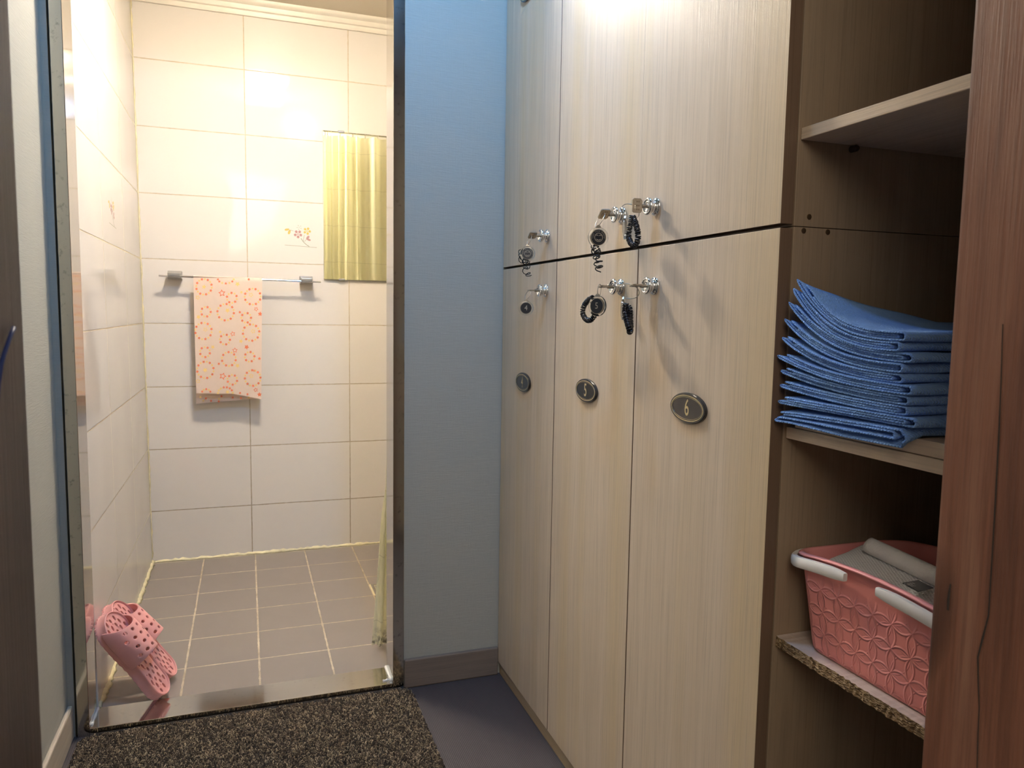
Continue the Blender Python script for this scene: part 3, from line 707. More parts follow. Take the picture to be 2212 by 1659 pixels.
# resample the bottom outline to match the top one
def polar(poly, cx, cy, ts):
    return None
n = len(top)
def lerp_ring(f, inset=0):
    hx = .0800 + (.0905-.0800)*f - inset; hy = .1190 + (.1400-.1190)*f - inset; r = .030 + .006*f - inset
    out = []
    for (x, y) in top:
        # same corner parametrisation for every ring
        sx = 1 if x > BCX else -1; sy = 1 if y > BCY else -1
        ax, ay = abs(x-BCX), abs(y-BCY); kx, ky = .0905-.036, .1400-.036
        if ax > kx and ay > ky:
            l = sqrt((ax-kx)**2+(ay-ky)**2); nx_, ny_ = (hx-r) + (ax-kx)/l*r, (hy-r) + (ay-ky)/l*r
        elif ax > kx: nx_, ny_ = hx, ay*(hy-r)/ky
        else: nx_, ny_ = ax*(hx-r)/kx, hy
        out.append((BCX+sx*nx_, BCY+sy*ny_))
    return out
mb = MB(); vs = []; uvz = []
lev = [(0, .003, .0), (0, .0, .003)] + [(k/10, 0, None) for k in range(1, 10)] + [(1, 0, None)]
rings = []
for f, ins, zz in lev:
    ring = lerp_ring(f, ins); pts = []
    for (x, y) in ring:
        h = rimz(y); z = zz if zz is not None else h*f
        pts.append((x, y, BZ0 + z))
    rings.append(pts)
outer_n = len(rings)
for f, ins, dz in [(1, -.0045, .0), (1, -.0052, .0012), (1, -.0045, .0026), (1, -.001, .0034), (1, .0025, .0026), (1, .0034, 0.0)]:
    rings.append([(x, y, BZ0 + rimz(y) + dz) for (x, y) in lerp_ring(f, ins)])
for f in (.75, .5, .25, .03): rings.append([(x, y, BZ0 + rimz(y)*f + .003*(f < .1)) for (x, y) in lerp_ring(f, .003)])
for r_ in rings: vs += r_
fs = []; ms_ = []
for i in range(len(rings)-1):
    for k in range(n):
        k2 = (k+1) % n; fs.append((i*n+k, i*n+k2, (i+1)*n+k2, (i+1)*n+k)); ms_.append(0 if 0 < i < outer_n-1 else 1)
fs.append(tuple(range(n))[::-1]); ms_.append(1); fs.append(tuple((len(rings)-1)*n+k for k in range(n))); ms_.append(1)
per = [0]
for k in range(n): per.append(per[-1] + math.dist(top[k], top[(k+1) % n]))
me = bpy.data.meshes.new('body'); me.from_pydata(vs, [], fs); me.materials.append(M['basket']); me.materials.append(M['basket_plain']); me.polygons.foreach_set('material_index', ms_)
uvl = me.uv_layers.new(name='UVMap')
for p in me.polygons:
    ks = [me.loops[l].vertex_index % n for l in p.loop_indices]; wrap = (0 in ks) and (n-1 in ks)
    for l in p.loop_indices:
        vi = me.loops[l].vertex_index; k = vi % n; kk = n if (wrap and k == 0) else k
        uvl.data[l].uv = (per[kk], vs[vi][2]-BZ0)
me.polygons.foreach_set('use_smooth', [True]*len(me.polygons)); me.update()
bo = bpy.data.objects.new('body', me); link(bo, bk); bo.matrix_parent_inverse = world_of(bk).inverted()
bm = bmesh.new(); bm.from_mesh(me); bmesh.ops.recalc_face_normals(bm, faces=bm.faces); bm.to_mesh(me); bm.free()
def bail(ya, yb, far):
    """white fold-down handle lying around one end of the rim; far: +1 for the end by the locker side"""
    mb = MB(); ring = lerp_ring(1, -.0098); pts = [(x, y) for (x, y) in ring if (y > ya if far > 0 else y < yb)]
    pts.sort(key=lambda p: math.atan2((p[1]-BCY)*far - .09*0, p[0]-BCX))
    a = sorted(pts, key=lambda p: (math.atan2(far*(p[1]-BCY), p[0]-BCX)))
    nn = len(a); vs = []; fs = []; prof = [(-.0030,-.0070), (-.0042,-.0050), (-.0042,.0050), (-.0030,.0068), (.0030,.0068), (.0042,.0050), (.0046, .0004), (.0042,-.0050), (.0030,-.0070)]; m_ = len(prof)
    for i, (x, y) in enumerate(a):
        p0, p1 = a[max(0, i-1)], a[min(nn-1, i+1)]; tx, ty = p1[0]-p0[0], p1[1]-p0[1]; l = math.hypot(tx, ty)+1e-9; nx_, ny_ = ty/l, -tx/l
        if (x-BCX)*nx_ + (y-BCY)*ny_ < 0: nx_, ny_ = -nx_, -ny_
        e = min(i, nn-1-i); sc = min(1, .72 + .2*e)
        for (dn, dz) in prof: vs.append((x + nx_*dn*sc, y + ny_*dn*sc, BZ0 + rimz(y) - .0080 + dz*sc))
    for i in range(nn-1):
        for k in range(m_): fs.append((i*m_+k, i*m_+(k+1) % m_, (i+1)*m_+(k+1) % m_, (i+1)*m_+k))
    fs += [tuple(range(m_)), tuple((nn-1)*m_+k for k in range(m_))]
    return mb.add(vs, fs).build('handle', M['white_plastic'], bk, smooth=True)
bail(-2.516, 0, 1); bail(0, -2.553, -1)

# folded white waffle towel and rolled white towel in the basket
wt = MB(); nx_, ny_ = 16, 26; vs = []; fs = []
def wsurf(i, j):
    a, b = i/(nx_-1), j/(ny_-1); x = .6925 + .004 + .105*a; y = -2.442 - .215*b + .028*a
    z = .6925 + .0125*sin(min(1, a*1.6)*pi/2) + .0018*sin(9*a+4*b) - .004*b; e = min(b*9, 1); return x, y, z - .010*(1-e)**2
for lay in (0, 1):
    for j in range(ny_):
        for i in range(nx_):
            x, y, z = wsurf(i, j); vs.append((x, y, z - (.045 if lay else 0)))
for lay in (0, 1):
    o_ = lay*nx_*ny_
    for j in range(ny_-1):
        for i in range(nx_-1): fs.append((o_+j*nx_+i, o_+j*nx_+i+1, o_+(j+1)*nx_+i+1, o_+(j+1)*nx_+i))
per_ = [(0, i) for i in range(nx_)] + [(j, nx_-1) for j in range(1, ny_)] + [(ny_-1, i) for i in range(nx_-2, -1, -1)] + [(j, 0) for j in range(ny_-2, 0, -1)]
for (j, i), (j2, i2) in zip(per_, per_[1:] + per_[:1]):
    a_, b_ = j*nx_+i, j2*nx_+i2; fs.append((a_, b_, b_+nx_*ny_, a_+nx_*ny_))
wt.add(vs, fs); wo = wt.build('hand_towel', M['white_towel'], smooth=True)
tag(wo, 'folded white waffle towel with a black label in the pink basket', 'towel')
lv = []
for (u, v) in ((1949, 1264.5), (1983, 1258.5), (2016, 1275), (1983, 1283)):
    p = at(u, v, 2, .7030); lv.append(p)
lb = MB().prism([p + np.array([0,0,.0022]) for p in lv], (0,0,.0009), 0)
c0 = (lv[0]*.62+lv[2]*.38); ex = lv[1]-lv[0]; ex /= np.linalg.norm(ex); ey = lv[0]-lv[3]; ey /= np.linalg.norm(ey)
tv, tf = text_geo('GEN', .0085, .9, lv[0]*.55 + lv[1]*.20 + lv[3]*.25 + np.array([0,0,.0035]), ex, ey, (0,0,1), 0); lb.add(tv, tf, 1)
tv, tf = text_geo('EL', .0085, .9, lv[0]*.37 + lv[1]*.20 + lv[3]*.43 + np.array([0,0,.0035]), ex, ey, (0,0,1), 0); lb.add(tv, tf, 1)
lb.build('label', [M['black'], M['label_grey']], wo)
pa = at(1880, 1177, 2, .716); pb = at(2030, 1247, 2, .714); d_ = (pb-pa); d_ /= np.linalg.norm(d_); pb = pa + d_*.17
side = np.cross(d_, [0,0,1.]); side /= np.linalg.norm(side); up_ = np.cross(side, d_)
rt = MB(); vs = []; fs = []; npts = 54; L_ = 22
spi = []
for k in range(npts):
    t = k/(npts-1); a = 2*pi*1.9*t; r = .0035 + .0085*t; spi.append((r*cos(a+.6), r*sin(a+.6)))
for q in range(14): spi.append((spi[npts-1][0] + (.0019*(q+1)), spi[npts-1][1] - .0009*(q+1)))
P = np.array(spi); T = np.gradient(P, axis=0); T /= np.linalg.norm(T, axis=1)[:, None]; Nn = np.stack([-T[:,1], T[:,0]], 1); m_ = len(P)
for s in (1, -1):
    for j in range(m_):
        for a in range(L_):
            x = a/(L_-1); p = P[j] + Nn[j]*s*.0013; c = pa + d_*(pb-pa)@d_*0 if False else pa + (pb-pa)*x
            vs.append(c + side*p[0]*-1 + up_*p[1] + d_*.002*sin(j*.4))
for s in (0, 1):
    for j in range(m_-1):
        for a in range(L_-1): o_ = s*m_*L_; fs.append((o_+j*L_+a, o_+(j+1)*L_+a, o_+(j+1)*L_+a+1, o_+j*L_+a+1))
for j in range(m_-1):
    for a in (0, L_-1): fs.append((j*L_+a, (j+1)*L_+a, m_*L_+(j+1)*L_+a, m_*L_+j*L_+a))
for j in (0, m_-1):
    for a in range(L_-1): fs.append((j*L_+a, j*L_+a+1, m_*L_+j*L_+a+1, m_*L_+j*L_+a))
tag(rt.add(vs, fs).build('rolled_towel', M['white_plain'], smooth='all'), 'rolled white towel lying at the back of the pink basket', 'towel')

# ------------------------------------------------------------------ keys with tags and coiled wrist bands
def coil(path, r, turns, tr, parent, ecc=1.0, jit=0):
    path = np.array(path, float); seg = np.linalg.norm(np.diff(path, axis=0), axis=1); cum = np.concatenate([[0], np.cumsum(seg)]); n_ = turns*11
    pts = []; ref = None
    def smooth_at(s):
        return np.array([np.interp(s, cum, path[:, k]) for k in range(3)])
    for i in range(n_+1):
        s = cum[-1]*i/n_; p = smooth_at(s); t = smooth_at(min(cum[-1], s+cum[-1]*.01)) - smooth_at(max(0, s-cum[-1]*.01)); t /= np.linalg.norm(t)+1e-12
        if ref is None: ref = np.cross(t, [.3, .9, .2])
        ref = ref - t*(ref@t); ref /= np.linalg.norm(ref); b = np.cross(t, ref); a = 2*pi*turns*i/n_
        rr = r*(1 + jit*sin(i*.37)*.5)
        pts.append(p + ref*rr*cos(a) + b*rr*sin(a)*ecc + t*jit*.003*sin(a*.5+1))
    return MB().tube(pts, tr, 6).build('coil_band', M['coil'], parent, smooth='all')
def curve_pts(ctrl, n=80, closed=False):
    ctrl = [np.array(c, float) for c in ctrl]; m_ = len(ctrl); out = []
    for i in range(n+1):
        t = (m_ if closed else m_-1)*i/n; k = int(min(t, (m_ if closed else m_-1)-1e-9)); f = t-k
        g = (lambda j: ctrl[j % m_]) if closed else (lambda j: ctrl[min(max(j, 0), m_-1)])
        p0, p1, p2, p3 = g(k-1), g(k), g(k+1), g(k+2)
        out.append(.5*((2*p1) + (-p0+p2)*f + (2*p0-5*p1+4*p2-p3)*f*f + (-p0+3*p1-3*p2+p3)*f**3))
    return out
def make_key(ky, kz, roll, bow, tagc, tagyaw, digit, label, coilpath, cr=.0046, turns=26, tr=.00085, jit=0, hole=None, inner=None, cclosed=False, tag_r=.0175):
    """roll: turn of the key about the lock axis, 0 = flat bow upright"""
    K = empty('key', (XD-.019, ky, kz), label, 'key', 'locker keys hanging in their locks')
    x0 = XD-.0178; ca, sa = cos(roll), sin(roll)
    def W(dx, h, t): # dx outwards, h along the bow's width, t thickness
        return (x0-dx, ky + h*sa + t*ca, kz + h*ca - t*sa)
    mb = MB(); mb.lathe([(0, .0030), (.0045, .0030), (.0048, .0038), (.0105, .0038), (.0112, .0030)], (x0, ky, kz), (-1,0,0), 18)
    l0, l1, hw = .0100, .0100 + bow[0], bow[1]/2; cr_ = .003
    sk = bow[2]
    out = [(l0, -hw*.72), (l0+.003, -hw), (l1-cr_, -hw), (l1, -hw+cr_), (l1+sk, hw-cr_), (l1+sk-cr_, hw), (l0+.003, hw), (l0, hw*.72)]
    hc = (l1-.0055, -.002) if hole is None else hole
    hl = [(hc[0] + .0017*cos(2*pi*k/12), hc[1] + .0036*sin(2*pi*k/12)) for k in range(12)]
    vin = [Vector(p) for p in out + hl]; no = len(out)
    ed = [(i, (i+1) % no) for i in range(no)] + [(no+i, no+(i+1) % 12) for i in range(12)]
    v2, _, f2, *_r = delaunay_2d_cdt(vin, ed, [], 0, 1e-6)
    keep = []
    for f in f2:
        c = sum((v2[i] for i in f), Vector((0,0)))/len(f)
        if ((c.x-hc[0])/.0017)**2 + ((c.y-hc[1])/.0036)**2 < .9: continue
        keep.append(f)
    nv = len(v2); th = .0011
    mb.add([W(v.x, v.y, th) for v in v2] + [W(v.x, v.y, -th) for v in v2], [tuple(f) for f in keep] + [tuple(i+nv for i in f[::-1]) for f in keep])
    mb.add([W(p[0], p[1], th) for p in out] + [W(p[0], p[1], -th) for p in out], [(i, (i+1) % no, (i+1) % no+no, i+no) for i in range(no)])
    for gi in range(3):      # stamped squares on the bow
        for s_ in (1, -1):
            for hh in (-1, 1):
                cx_ = l0+.0065+.0035*(hh > 0); cy_ = (gi-1)*hw*.55; q_ = .0013
                mb.add([W(cx_-q_, cy_-q_, s_*(th+.0001)), W(cx_+q_, cy_-q_, s_*(th+.0001)), W(cx_+q_, cy_+q_, s_*(th+.0001)), W(cx_-q_, cy_+q_, s_*(th+.0001))], [(0,1,2,3)], 1)
    mb.build('blade', [M['key_metal'], simple('key_stamp', (.25,.21,.16), .4, 1)], K, smooth=True)
    hp = np.array(W(hc[0], hc[1], 0)); tc_ = np.array(tagc, float)
    topp = tc_ + np.array([0, 0, tag_r+.0025])
    rc = (hp+topp)/2; rad = max(.0055, np.linalg.norm(hp-topp)/2); ax = (topp-hp)/np.linalg.norm(topp-hp); hv = np.cross(ax, [sin(tagyaw+1.2), cos(tagyaw+1.2), 0]); hv /= np.linalg.norm(hv); 
    MB().tube([rc + ax*rad*cos(2*pi*k/36) + hv*rad*.95*sin(2*pi*k/36) for k in range(36)], .00075, 6, closed=True).build('split_ring', M['satin'], K, smooth='all')
    # clear tag: normal nn points to the viewer for yaw 0
    nn = np.array([-sin(tagyaw), -cos(tagyaw), 0.]); ex = np.array([cos(tagyaw), -sin(tagyaw), 0.]); ez = np.array([0,0,1.])
    n_ = 40; ring = lambda r, d: [tc_ + nn*d + ex*r*cos(2*pi*k/n_) + ez*r*sin(2*pi*k/n_) for k in range(n_)]
    tb = MB(); lv_ = [(tag_r*.9, -.0022), (tag_r, -.0014), (tag_r, .0014), (tag_r*.9, .0022)]; vs = []
    for r, d in lv_: vs += ring(r, d)
    fs = [(i*n_+k, i*n_+(k+1) % n_, (i+1)*n_+(k+1) % n_, (i+1)*n_+k) for i in range(3) for k in range(n_)] + [tuple(range(n_)), tuple(3*n_+k for k in range(n_))]
    tb.add(vs, fs); T_ = tb.build('tag', M['acrylic'], K, smooth=True)
    tb = MB(); tb.prism([tc_ + ex*a + ez*(tag_r+b) - nn*.0012 for a, b in ((-.006,-.0022), (-.0025,.0028), (0,.0036), (.0025,.0028), (.006,-.0022))], nn*.0024); tb.build('lug', M['satin'], T_)
    ib = MB(); r2 = tag_r*.76
    for r, d, m_ in ((r2, .0024, 1), (r2*.95, .0026, 0)): ib.poly(ring(r, d), m_)
    for r, d, m_ in ((r2, -.0024, 1), (r2*.95, -.0026, 0)): ib.poly(ring(r, d), m_)
    if digit:
        for sg in (1, -1):
            tv, tf = text_geo(digit, .0165, .9, tc_ + nn*sg*.0028, ex*sg, ez, nn*sg, 0); ib.add(tv, tf, 2)
    else:
        off = tc_ + nn*.0029
        def arc2(cx, cz, r, a0, a1, wd, k=24):
            o = [off + ex*(cx + (r+wd)*cos(a0+(a1-a0)*i/k)) + ez*(cz + (r+wd)*sin(a0+(a1-a0)*i/k)) for i in range(k+1)]; q = [off + ex*(cx + (r-wd)*cos(a0+(a1-a0)*i/k)) + ez*(cz + (r-wd)*sin(a0+(a1-a0)*i/k)) for i in range(k+1)]
            ib.add(o+q, [(i, i+1, i+k+2, i+k+1) for i in range(k)], 2)
        R1 = r2*.52; arc2(0, 0, R1, 0, 2*pi, r2*.03, 40); arc2(-R1*.4, R1*.28, R1*.27, .25, pi-.25, r2*.03); arc2(R1*.4, R1*.28, R1*.27, .25, pi-.25, r2*.03); arc2(0, 0, R1*.66, pi+.65, 2*pi-.65, r2*.035)
        s_ = 'TAKE YOUR MOMENT'
        for i_, ch in enumerate(s_):
            if ch == ' ': continue
            a = pi + .12 - (pi+.24)*i_/(len(s_)-1); rr = r2*.76
            e1 = ex*sin(a) - ez*cos(a); e2 = ex*cos(a) + ez*sin(a)
            tv, tf = text_geo(ch, r2*.25, .75, off + e2*rr, e1, e2, nn, 0, 1); ib.add(tv, tf, 2)
    ib.build('insert', [M['black'], M['tan_ink'], M['tan_ink']], T_, fix=False)
    if coilpath is not None: coil(coilpath, cr, turns, tr, K, jit=jit)
    return K
def PX(lst, x): return [at(u, v, 0, x + dx) for (u, v, dx) in lst]
# upper row
make_key(-1.5755, 1.1891, -.92, (.019, .021, 0), at(1139.5, 548, 0, .604), .35, None, 'key with smiling-face tag in the upper lock above door plate 4',
         curve_pts(PX([(1130,541,.004), (1126,553,.004), (1131,562,.002), (1139,566,0), (1136,576,0), (1139,590,0), (1140,597,0)], .606)), .0068, 11, .0010, .9)
make_key(-1.9447, 1.1942, -.88, (.020, .023, 0), at(1292, 513, 0, .598), .12, None, 'key with smiling-face tag in the middle upper lock above door plate 5',
         curve_pts(PX([(1286,530,.006), (1287,540,.003), (1290,552,0), (1292,565,0), (1293,577,0), (1294,585,0)], .598)), .0055, 12, .0011, 1.0, tag_r=.0190)
make_key(-2.0670, 1.1940, 0.0, (.0185, .024, .0), at(1350, 494, 0, .612), -.95, None, 'key with upright bow in the nearest upper lock, its tag behind a looped coil',
         curve_pts(PX([(1366,464,0), (1363,480,0), (1359,497,0), (1358,512,0), (1363,525,0), (1370,530,0), (1377,520,0), (1378,503,0), (1373,483,0), (1368,470,0)], .596), 100), .0040, 36, .00125, .15, tag_r=.0185)
# lower row
make_key(-1.5736, 1.0636, pi/2, (.017, .019, .0), at(1136, 665.5, 0, .604), .25, '4', 'key with round black tag numbered 4 and no coil band', None, hole=(.024, 0))
make_key(-1.9475, 1.0621, -pi/2+.12, (.018, .019, .0), at(1290.5, 661, 0, .600), 1.05, '5', 'key with tag numbered 5 and a round black coil band',
         curve_pts(PX([(1281,643,0), (1271,648,0), (1261,662,0), (1259,677,0), (1266,690,0), (1276,691,0), (1285,680,0.004), (1287,665,.006), (1284,650,.004)], .600), 90), .0042, 34, .00130, .1, tag_r=.0190, hole=(.024, 0))
make_key(-2.0711, 1.0604, -pi/2+.12, (.018, .019, .0), at(1346, 668, 0, .612), -.95, '6', 'key in the lock of the door with plate 6, with a long twisted coil band',
         curve_pts(PX([(1352,655,0), (1350,668,0), (1352,682,0), (1356,698,0), (1360,712,0), (1361,716,.003), (1362,705,.006), (1361,690,.007), (1361,675,.006), (1358,662,.004)], .596), 100), .0044, 38, .00130, .1, tag_r=.0185, hole=(.024, 0))

# ------------------------------------------------------------------ bathroom things on the back wall
YB = -.058
tb_ = empty('towel_bar', (-.02, 0, 1.13), 'chrome towel bar with two square brackets on the white tiled wall', 'towel bar')
pL, pR = at(343, 595.5, 1, YB), at(693, 609, 1, YB)
MB().tube([pL, pL+(pR-pL)*.5, pR], .0042, 16).build('bar', M['chrome'], tb_, smooth=True)
for u, v in ((376, 593.5), (663, 604.5)):
    c = at(u, v, 1, YB); f = MB(); hw, hh = .0255, .0165
    prof = [(0, 1, 1), (-.018, 1, 1), (-.050, .93, .55), (-.066, .86, .40), (-.068, .80, .34)]
    vs = [];
    for dy, sx, sz in prof: vs += [(c[0]-hw*sx, dy, c[2]-hh*sz), (c[0]+hw*sx, dy, c[2]-hh*sz), (c[0]+hw*sx, dy, c[2]+hh*sz), (c[0]-hw*sx, dy, c[2]+hh*sz)]
    vs = [(x, y-.0006, z) for x, y, z in vs]
    fs = [(4*i+k, 4*i+(k+1) % 4, 4*i+4+(k+1) % 4, 4*i+4+k) for i in range(len(prof)-1) for k in range(4)] + [(3,2,1,0), tuple(4*(len(prof)-1)+k for k in range(4))]
    f.add(vs, fs); f.build('bracket', M['grey_metal'], tb_, bevel=.0015)

# mirror
m0, m1 = at(697, 283, 1, -.012), at(832, 609, 1, -.012)
mx0, mz0, mz1 = m0[0], 1.1365, 1.7345
mi = empty('mirror', (.46, 0, mz0), 'frameless rectangular wall mirror reflecting the yellow shower curtain', 'mirror')
gl = boxo('glass', (mx0, -.0115, mz0), (mx0+.46, -.0062, mz1), [M['mirror'], M['mirror_edge']], mi, bevel=.0012)
for p in gl.data.polygons: p.material_index = 0 if p.normal.y < -.5 else 1
boxo('backing', (mx0+.004, -.0060, mz0+.004), (mx0+.456, -.0003, mz1-.004), M['mirror_edge'], mi)
for u in (.060, .345):
    for zz in (mz0, mz1):
        boxo('clip', (mx0+u, -.0145, zz-.005), (mx0+u+.026, -.0003, zz+.005), M['grey_metal'], mi, bevel=.0025)

# patterned thin towel over the bar
def tw(zx, zy, y):      # zoomed photo pixel -> point on the plane y
    return at(400 + zx/5.35, 580 + zy/5.35, 1, y)
ft = MB()
YT = YB - .0062
def front(zx, zy):
    p = tw(zx, zy, YT); s = max(0, min(1, (1.125-p[2])/.45)); return np.array([p[0], YT - .002 - .0035*s*sin((p[0]+.2)*26) - .004*s, p[2]])
nu, nv = 22, 30; xl_ = lambda v: 95 + 35*v; xr_ = lambda v: 890 - 10*v
def zyb(a): return 1440 + 8*a + 62*max(0, a-.55)/.45
vs = []; fs = []
for j in range(nv+1):
    v = j/nv
    for i in range(nu+1):
        a = i/nu; zx = xl_(v) + (xr_(v)-xl_(v))*a; zy = 112 + (zyb(a)-112)*v; vs.append(front(zx, zy))
n_front = len(vs)
# roll over the bar
roll = []
for k in range(1, 9):
    th = pi*k/9
    for i in range(nu+1):
        a = i/nu; zx = xl_(0) + (xr_(0)-xl_(0))*a; t0 = vs[i]; c = pL + (pR-pL)*((t0[0]-pL[0])/(pR[0]-pL[0])); r = .0066
        roll.append((t0[0], c[1] - r*cos(th), c[2] + r*sin(th)))
back = []
def zyb2(a): return 1566 - 68*a
for j in range(nv+1):
    v = j/nv
    for i in range(nu+1):
        a = i/nu; xa, xb = 95 + 33*v, 890 - 10*v; p = tw(xa + (xb-xa)*a, 112 + (zyb2(a)-112)*v, YB+.012); back.append((p[0], YB + .0075 + .003*v*sin((p[0]+.2)*20) + .006*v, p[2]))
W1 = nu+1
def grid(off, rws):
    for j in range(rws-1):
        for i in range(nu): fs.append((off+j*W1+i, off+j*W1+i+1, off+(j+1)*W1+i+1, off+(j+1)*W1+i))
grid(0, nv+1); o1 = n_front; grid(o1, 8); o2 = o1 + len(roll); grid(o2, nv+1)
for i in range(nu):
    fs.append((i, o1+i, o1+i+1, i+1)); fs.append((o1+7*W1+i, o2+i, o2+i+1, o1+7*W1+i+1))
ft.add(vs + roll + back, fs, 0)
def star(zx, zy, r, m, outline=False, rot=None, back_=False):
    rot = random.random()*6 if rot is None else rot; pts = []
    for k in range(10):
        rr = r*(1 if k % 2 == 0 else .52); t = rot + pi*k/5; pts.append((zx + rr*cos(t), zy + rr*sin(t)))
    def PT(x, y):
        x = max(99, min(886, x))
        if back_:
            p = tw(x, y, YB+.010); p[1] -= .0035; return p
        p = front(x, y); p[1] -= .0006; return p
    if outline:
        inn = [(zx + (x-zx)*.60, zy + (y-zy)*.60) for x, y in pts]; P_ = [PT(*p) for p in pts] + [PT(*p) for p in inn]
        ft.add(P_, [(k, (k+1) % 10, (k+1) % 10+10, k+10) for k in range(10)], m)
    else:
        c = PT(zx, zy); ft.add([c] + [PT(*p) for p in pts], [(0, k+1, (k+1) % 10+1) for k in range(10)], m)
OR, YE_ = 1, 2
rings_ = [(218,212,90,8), (780,325,92,8), (468,505,95,8), (212,722,95,8), (762,740,95,8), (235,1170,95,8), (780,1265,90,8), (540,340,58,5), (240,500,56,5), (705,570,56,5), (460,820,58,5), (230,965,58,5), (505,1045,80,7), (745,1020,56,5), (545,1285,56,5)]
for cx, cy, r, k_ in rings_:
    a0 = random.random()
    for k in range(2*k_):
        t = a0 + pi*k/k_; x, y = cx + r*cos(t), cy + r*sin(t)
        if x < 100 or x > 885: continue
        star(x, y, 19 if k % 2 else 16, OR if k % 2 else YE_)
for t in np.linspace(pi*1.02, pi*1.98, 8): star(465+85*cos(t), 1440+70*sin(t), 18, OR if int(t*4) % 2 else YE_)
for t in np.linspace(pi*1.1, pi*1.9, 5): star(245+50*cos(t), 1432+40*sin(t), 17, OR if int(t*5) % 2 else YE_)
for t in np.linspace(.15, pi-.15, 7): star(470+92*cos(t), 118+55*sin(t), 17, OR if int(t*6) % 2 else YE_)
for x, y, r in ((218,212,28), (490,485,30), (232,1172,30), (605,180,30), (155,560,28), (645,840,26), (320,907,26), (605,1122,28), (650,275,20), (405,732,20), (490,1425,26)): star(x, y, r, YE_)
for x, y, r in ((760,305,30), (235,705,30), (785,725,30), (765,1240,30), (150,1300,30), (145,335,30)): star(x, y, r, YE_, True)
for x, y, r in ((425,285,44), (550,755,32), (575,945,34), (435,1243,44), (820,470,28), (815,1402,28)): star(x, y, r, OR, True)
for x, y, r in ((866,525,28), (710,908,30), (858,1455,28), (858,1040,20), (632,505,18), (390,1100,18), (735,126,18), (635,1438,17), (720,1452,17), (800,1180,17)): star(x, y, r, OR)
for x, y, m_ in ((178,1485,2), (240,1500,1), (300,1528,1), (210,1525,2), (420,1475,1), (392,1505,2), (388,1535,1), (550,1490,1), (645,1495,1), (735,1490,2)): star(x, y, 17, m_, back_=True)
to = ft.build('hanging_towel', [M['thin_towel'], M['star_orange'], M['star_yellow']], smooth='all', fix=False)
tag(to, 'thin peach towel with orange and yellow star rings draped over the towel bar', 'towel')

# shower curtain on its rod
cr_ = empty('shower_curtain', (.75, -1.05, 1.96), 'yellowish vinyl shower curtain gathered beside the bathroom door', 'curtain')
ns, nz = 260, 60; vs = []; fs = []
def xleft(z):
    return np.interp(z, [0, .012, .2, .3, .5, .7, 1.2, 1.95], [.328, .330, .346, .353, .370, .372, .378, .384])
for j in range(nz+1):
    z = .014 + (1.950-.014)*j/nz
    for i in range(ns+1):
        s = i/ns; x = xleft(z) + (1.12-xleft(z))*s
        d = x-xleft(z)*.5-.192; g = math.exp(-(max(0, d)/.20)**2)      # tight folds near the free edge, wide ones further on
        ph = 2*pi*(5.5*(1-math.exp(-max(d, -.02)/.13)) + 5*d + .12*sin(z*1.3)*s); f = (1-.35*(1-z/1.95))
        y = -1.048 + .022*sin(ph)*f*(.55+.45*g) + .012*sin(2*pi*d*6 + z*.9 + 1) + .010*sin(ph*1.7+z*1.5)
        if z < .5: y += .01*(.5-z)
        vs.append((x + .008*cos(ph)*f*g*min(1, s*30), y, z + (.02*s*0)))
for j in range(nz):
    for i in range(ns): fs.append((j*(ns+1)+i, j*(ns+1)+i+1, (j+1)*(ns+1)+i+1, (j+1)*(ns+1)+i))
MB().add(vs, fs).build('curtain_panel', M['curtain'], cr_, smooth='all', fix=False)
for k in range(10):
    x = .395 + .012*k + .055*max(0, k-2)
    MB().tube([(x, -1.05 + .018*cos(t), 1.966 + .020*sin(t)) for t in np.linspace(0, 2*pi, 20)[:-1]], .0014, 6, closed=True).build('curtain_ring', M['satin'], cr_, smooth='all')
tag(MB().tube([(.34, -1.05, 1.972), (.75, -1.05, 1.972), (BXR-.0005, -1.05, 1.972)], .0125, 16).build('curtain_rod', M['chrome'], smooth=True), 'chrome rod carrying the shower curtain, seen in the mirror', 'rod')

# floor drain
dr = empty('floor_drain', (.465, -.55, 0), 'square steel floor drain half hidden by the shower curtain', 'drain')
f = MB(); x0, x1, y0, y1 = .410, .515, -.603, -.498
for a in ((x0,y0,x1,y0+.010), (x0,y1-.010,x1,y1), (x0,y0+.010,x0+.010,y1-.010), (x1-.010,y0+.010,x1,y1-.010)): f.box((a[0],a[1],.0003), (a[2],a[3],.0035))
f.build('frame', M['steel'], dr, bevel=.0008)
f = MB()
for k in range(7): f.box((x0+.012, y0+.014+.0115*k, .0006), (x1-.012, y0+.020+.0115*k, .0024))
f.box((x0+.0105, y0+.0105, .0002), (x1-.0105, y1-.0105, .0005), 1); f.build('grate', [M['grey_metal'], M['gap']], dr)
boxo('grout_edge', (x0-.005, y0-.005, .0001), (x1+.005, y1+.005, .0012), M['caulk'], dr)

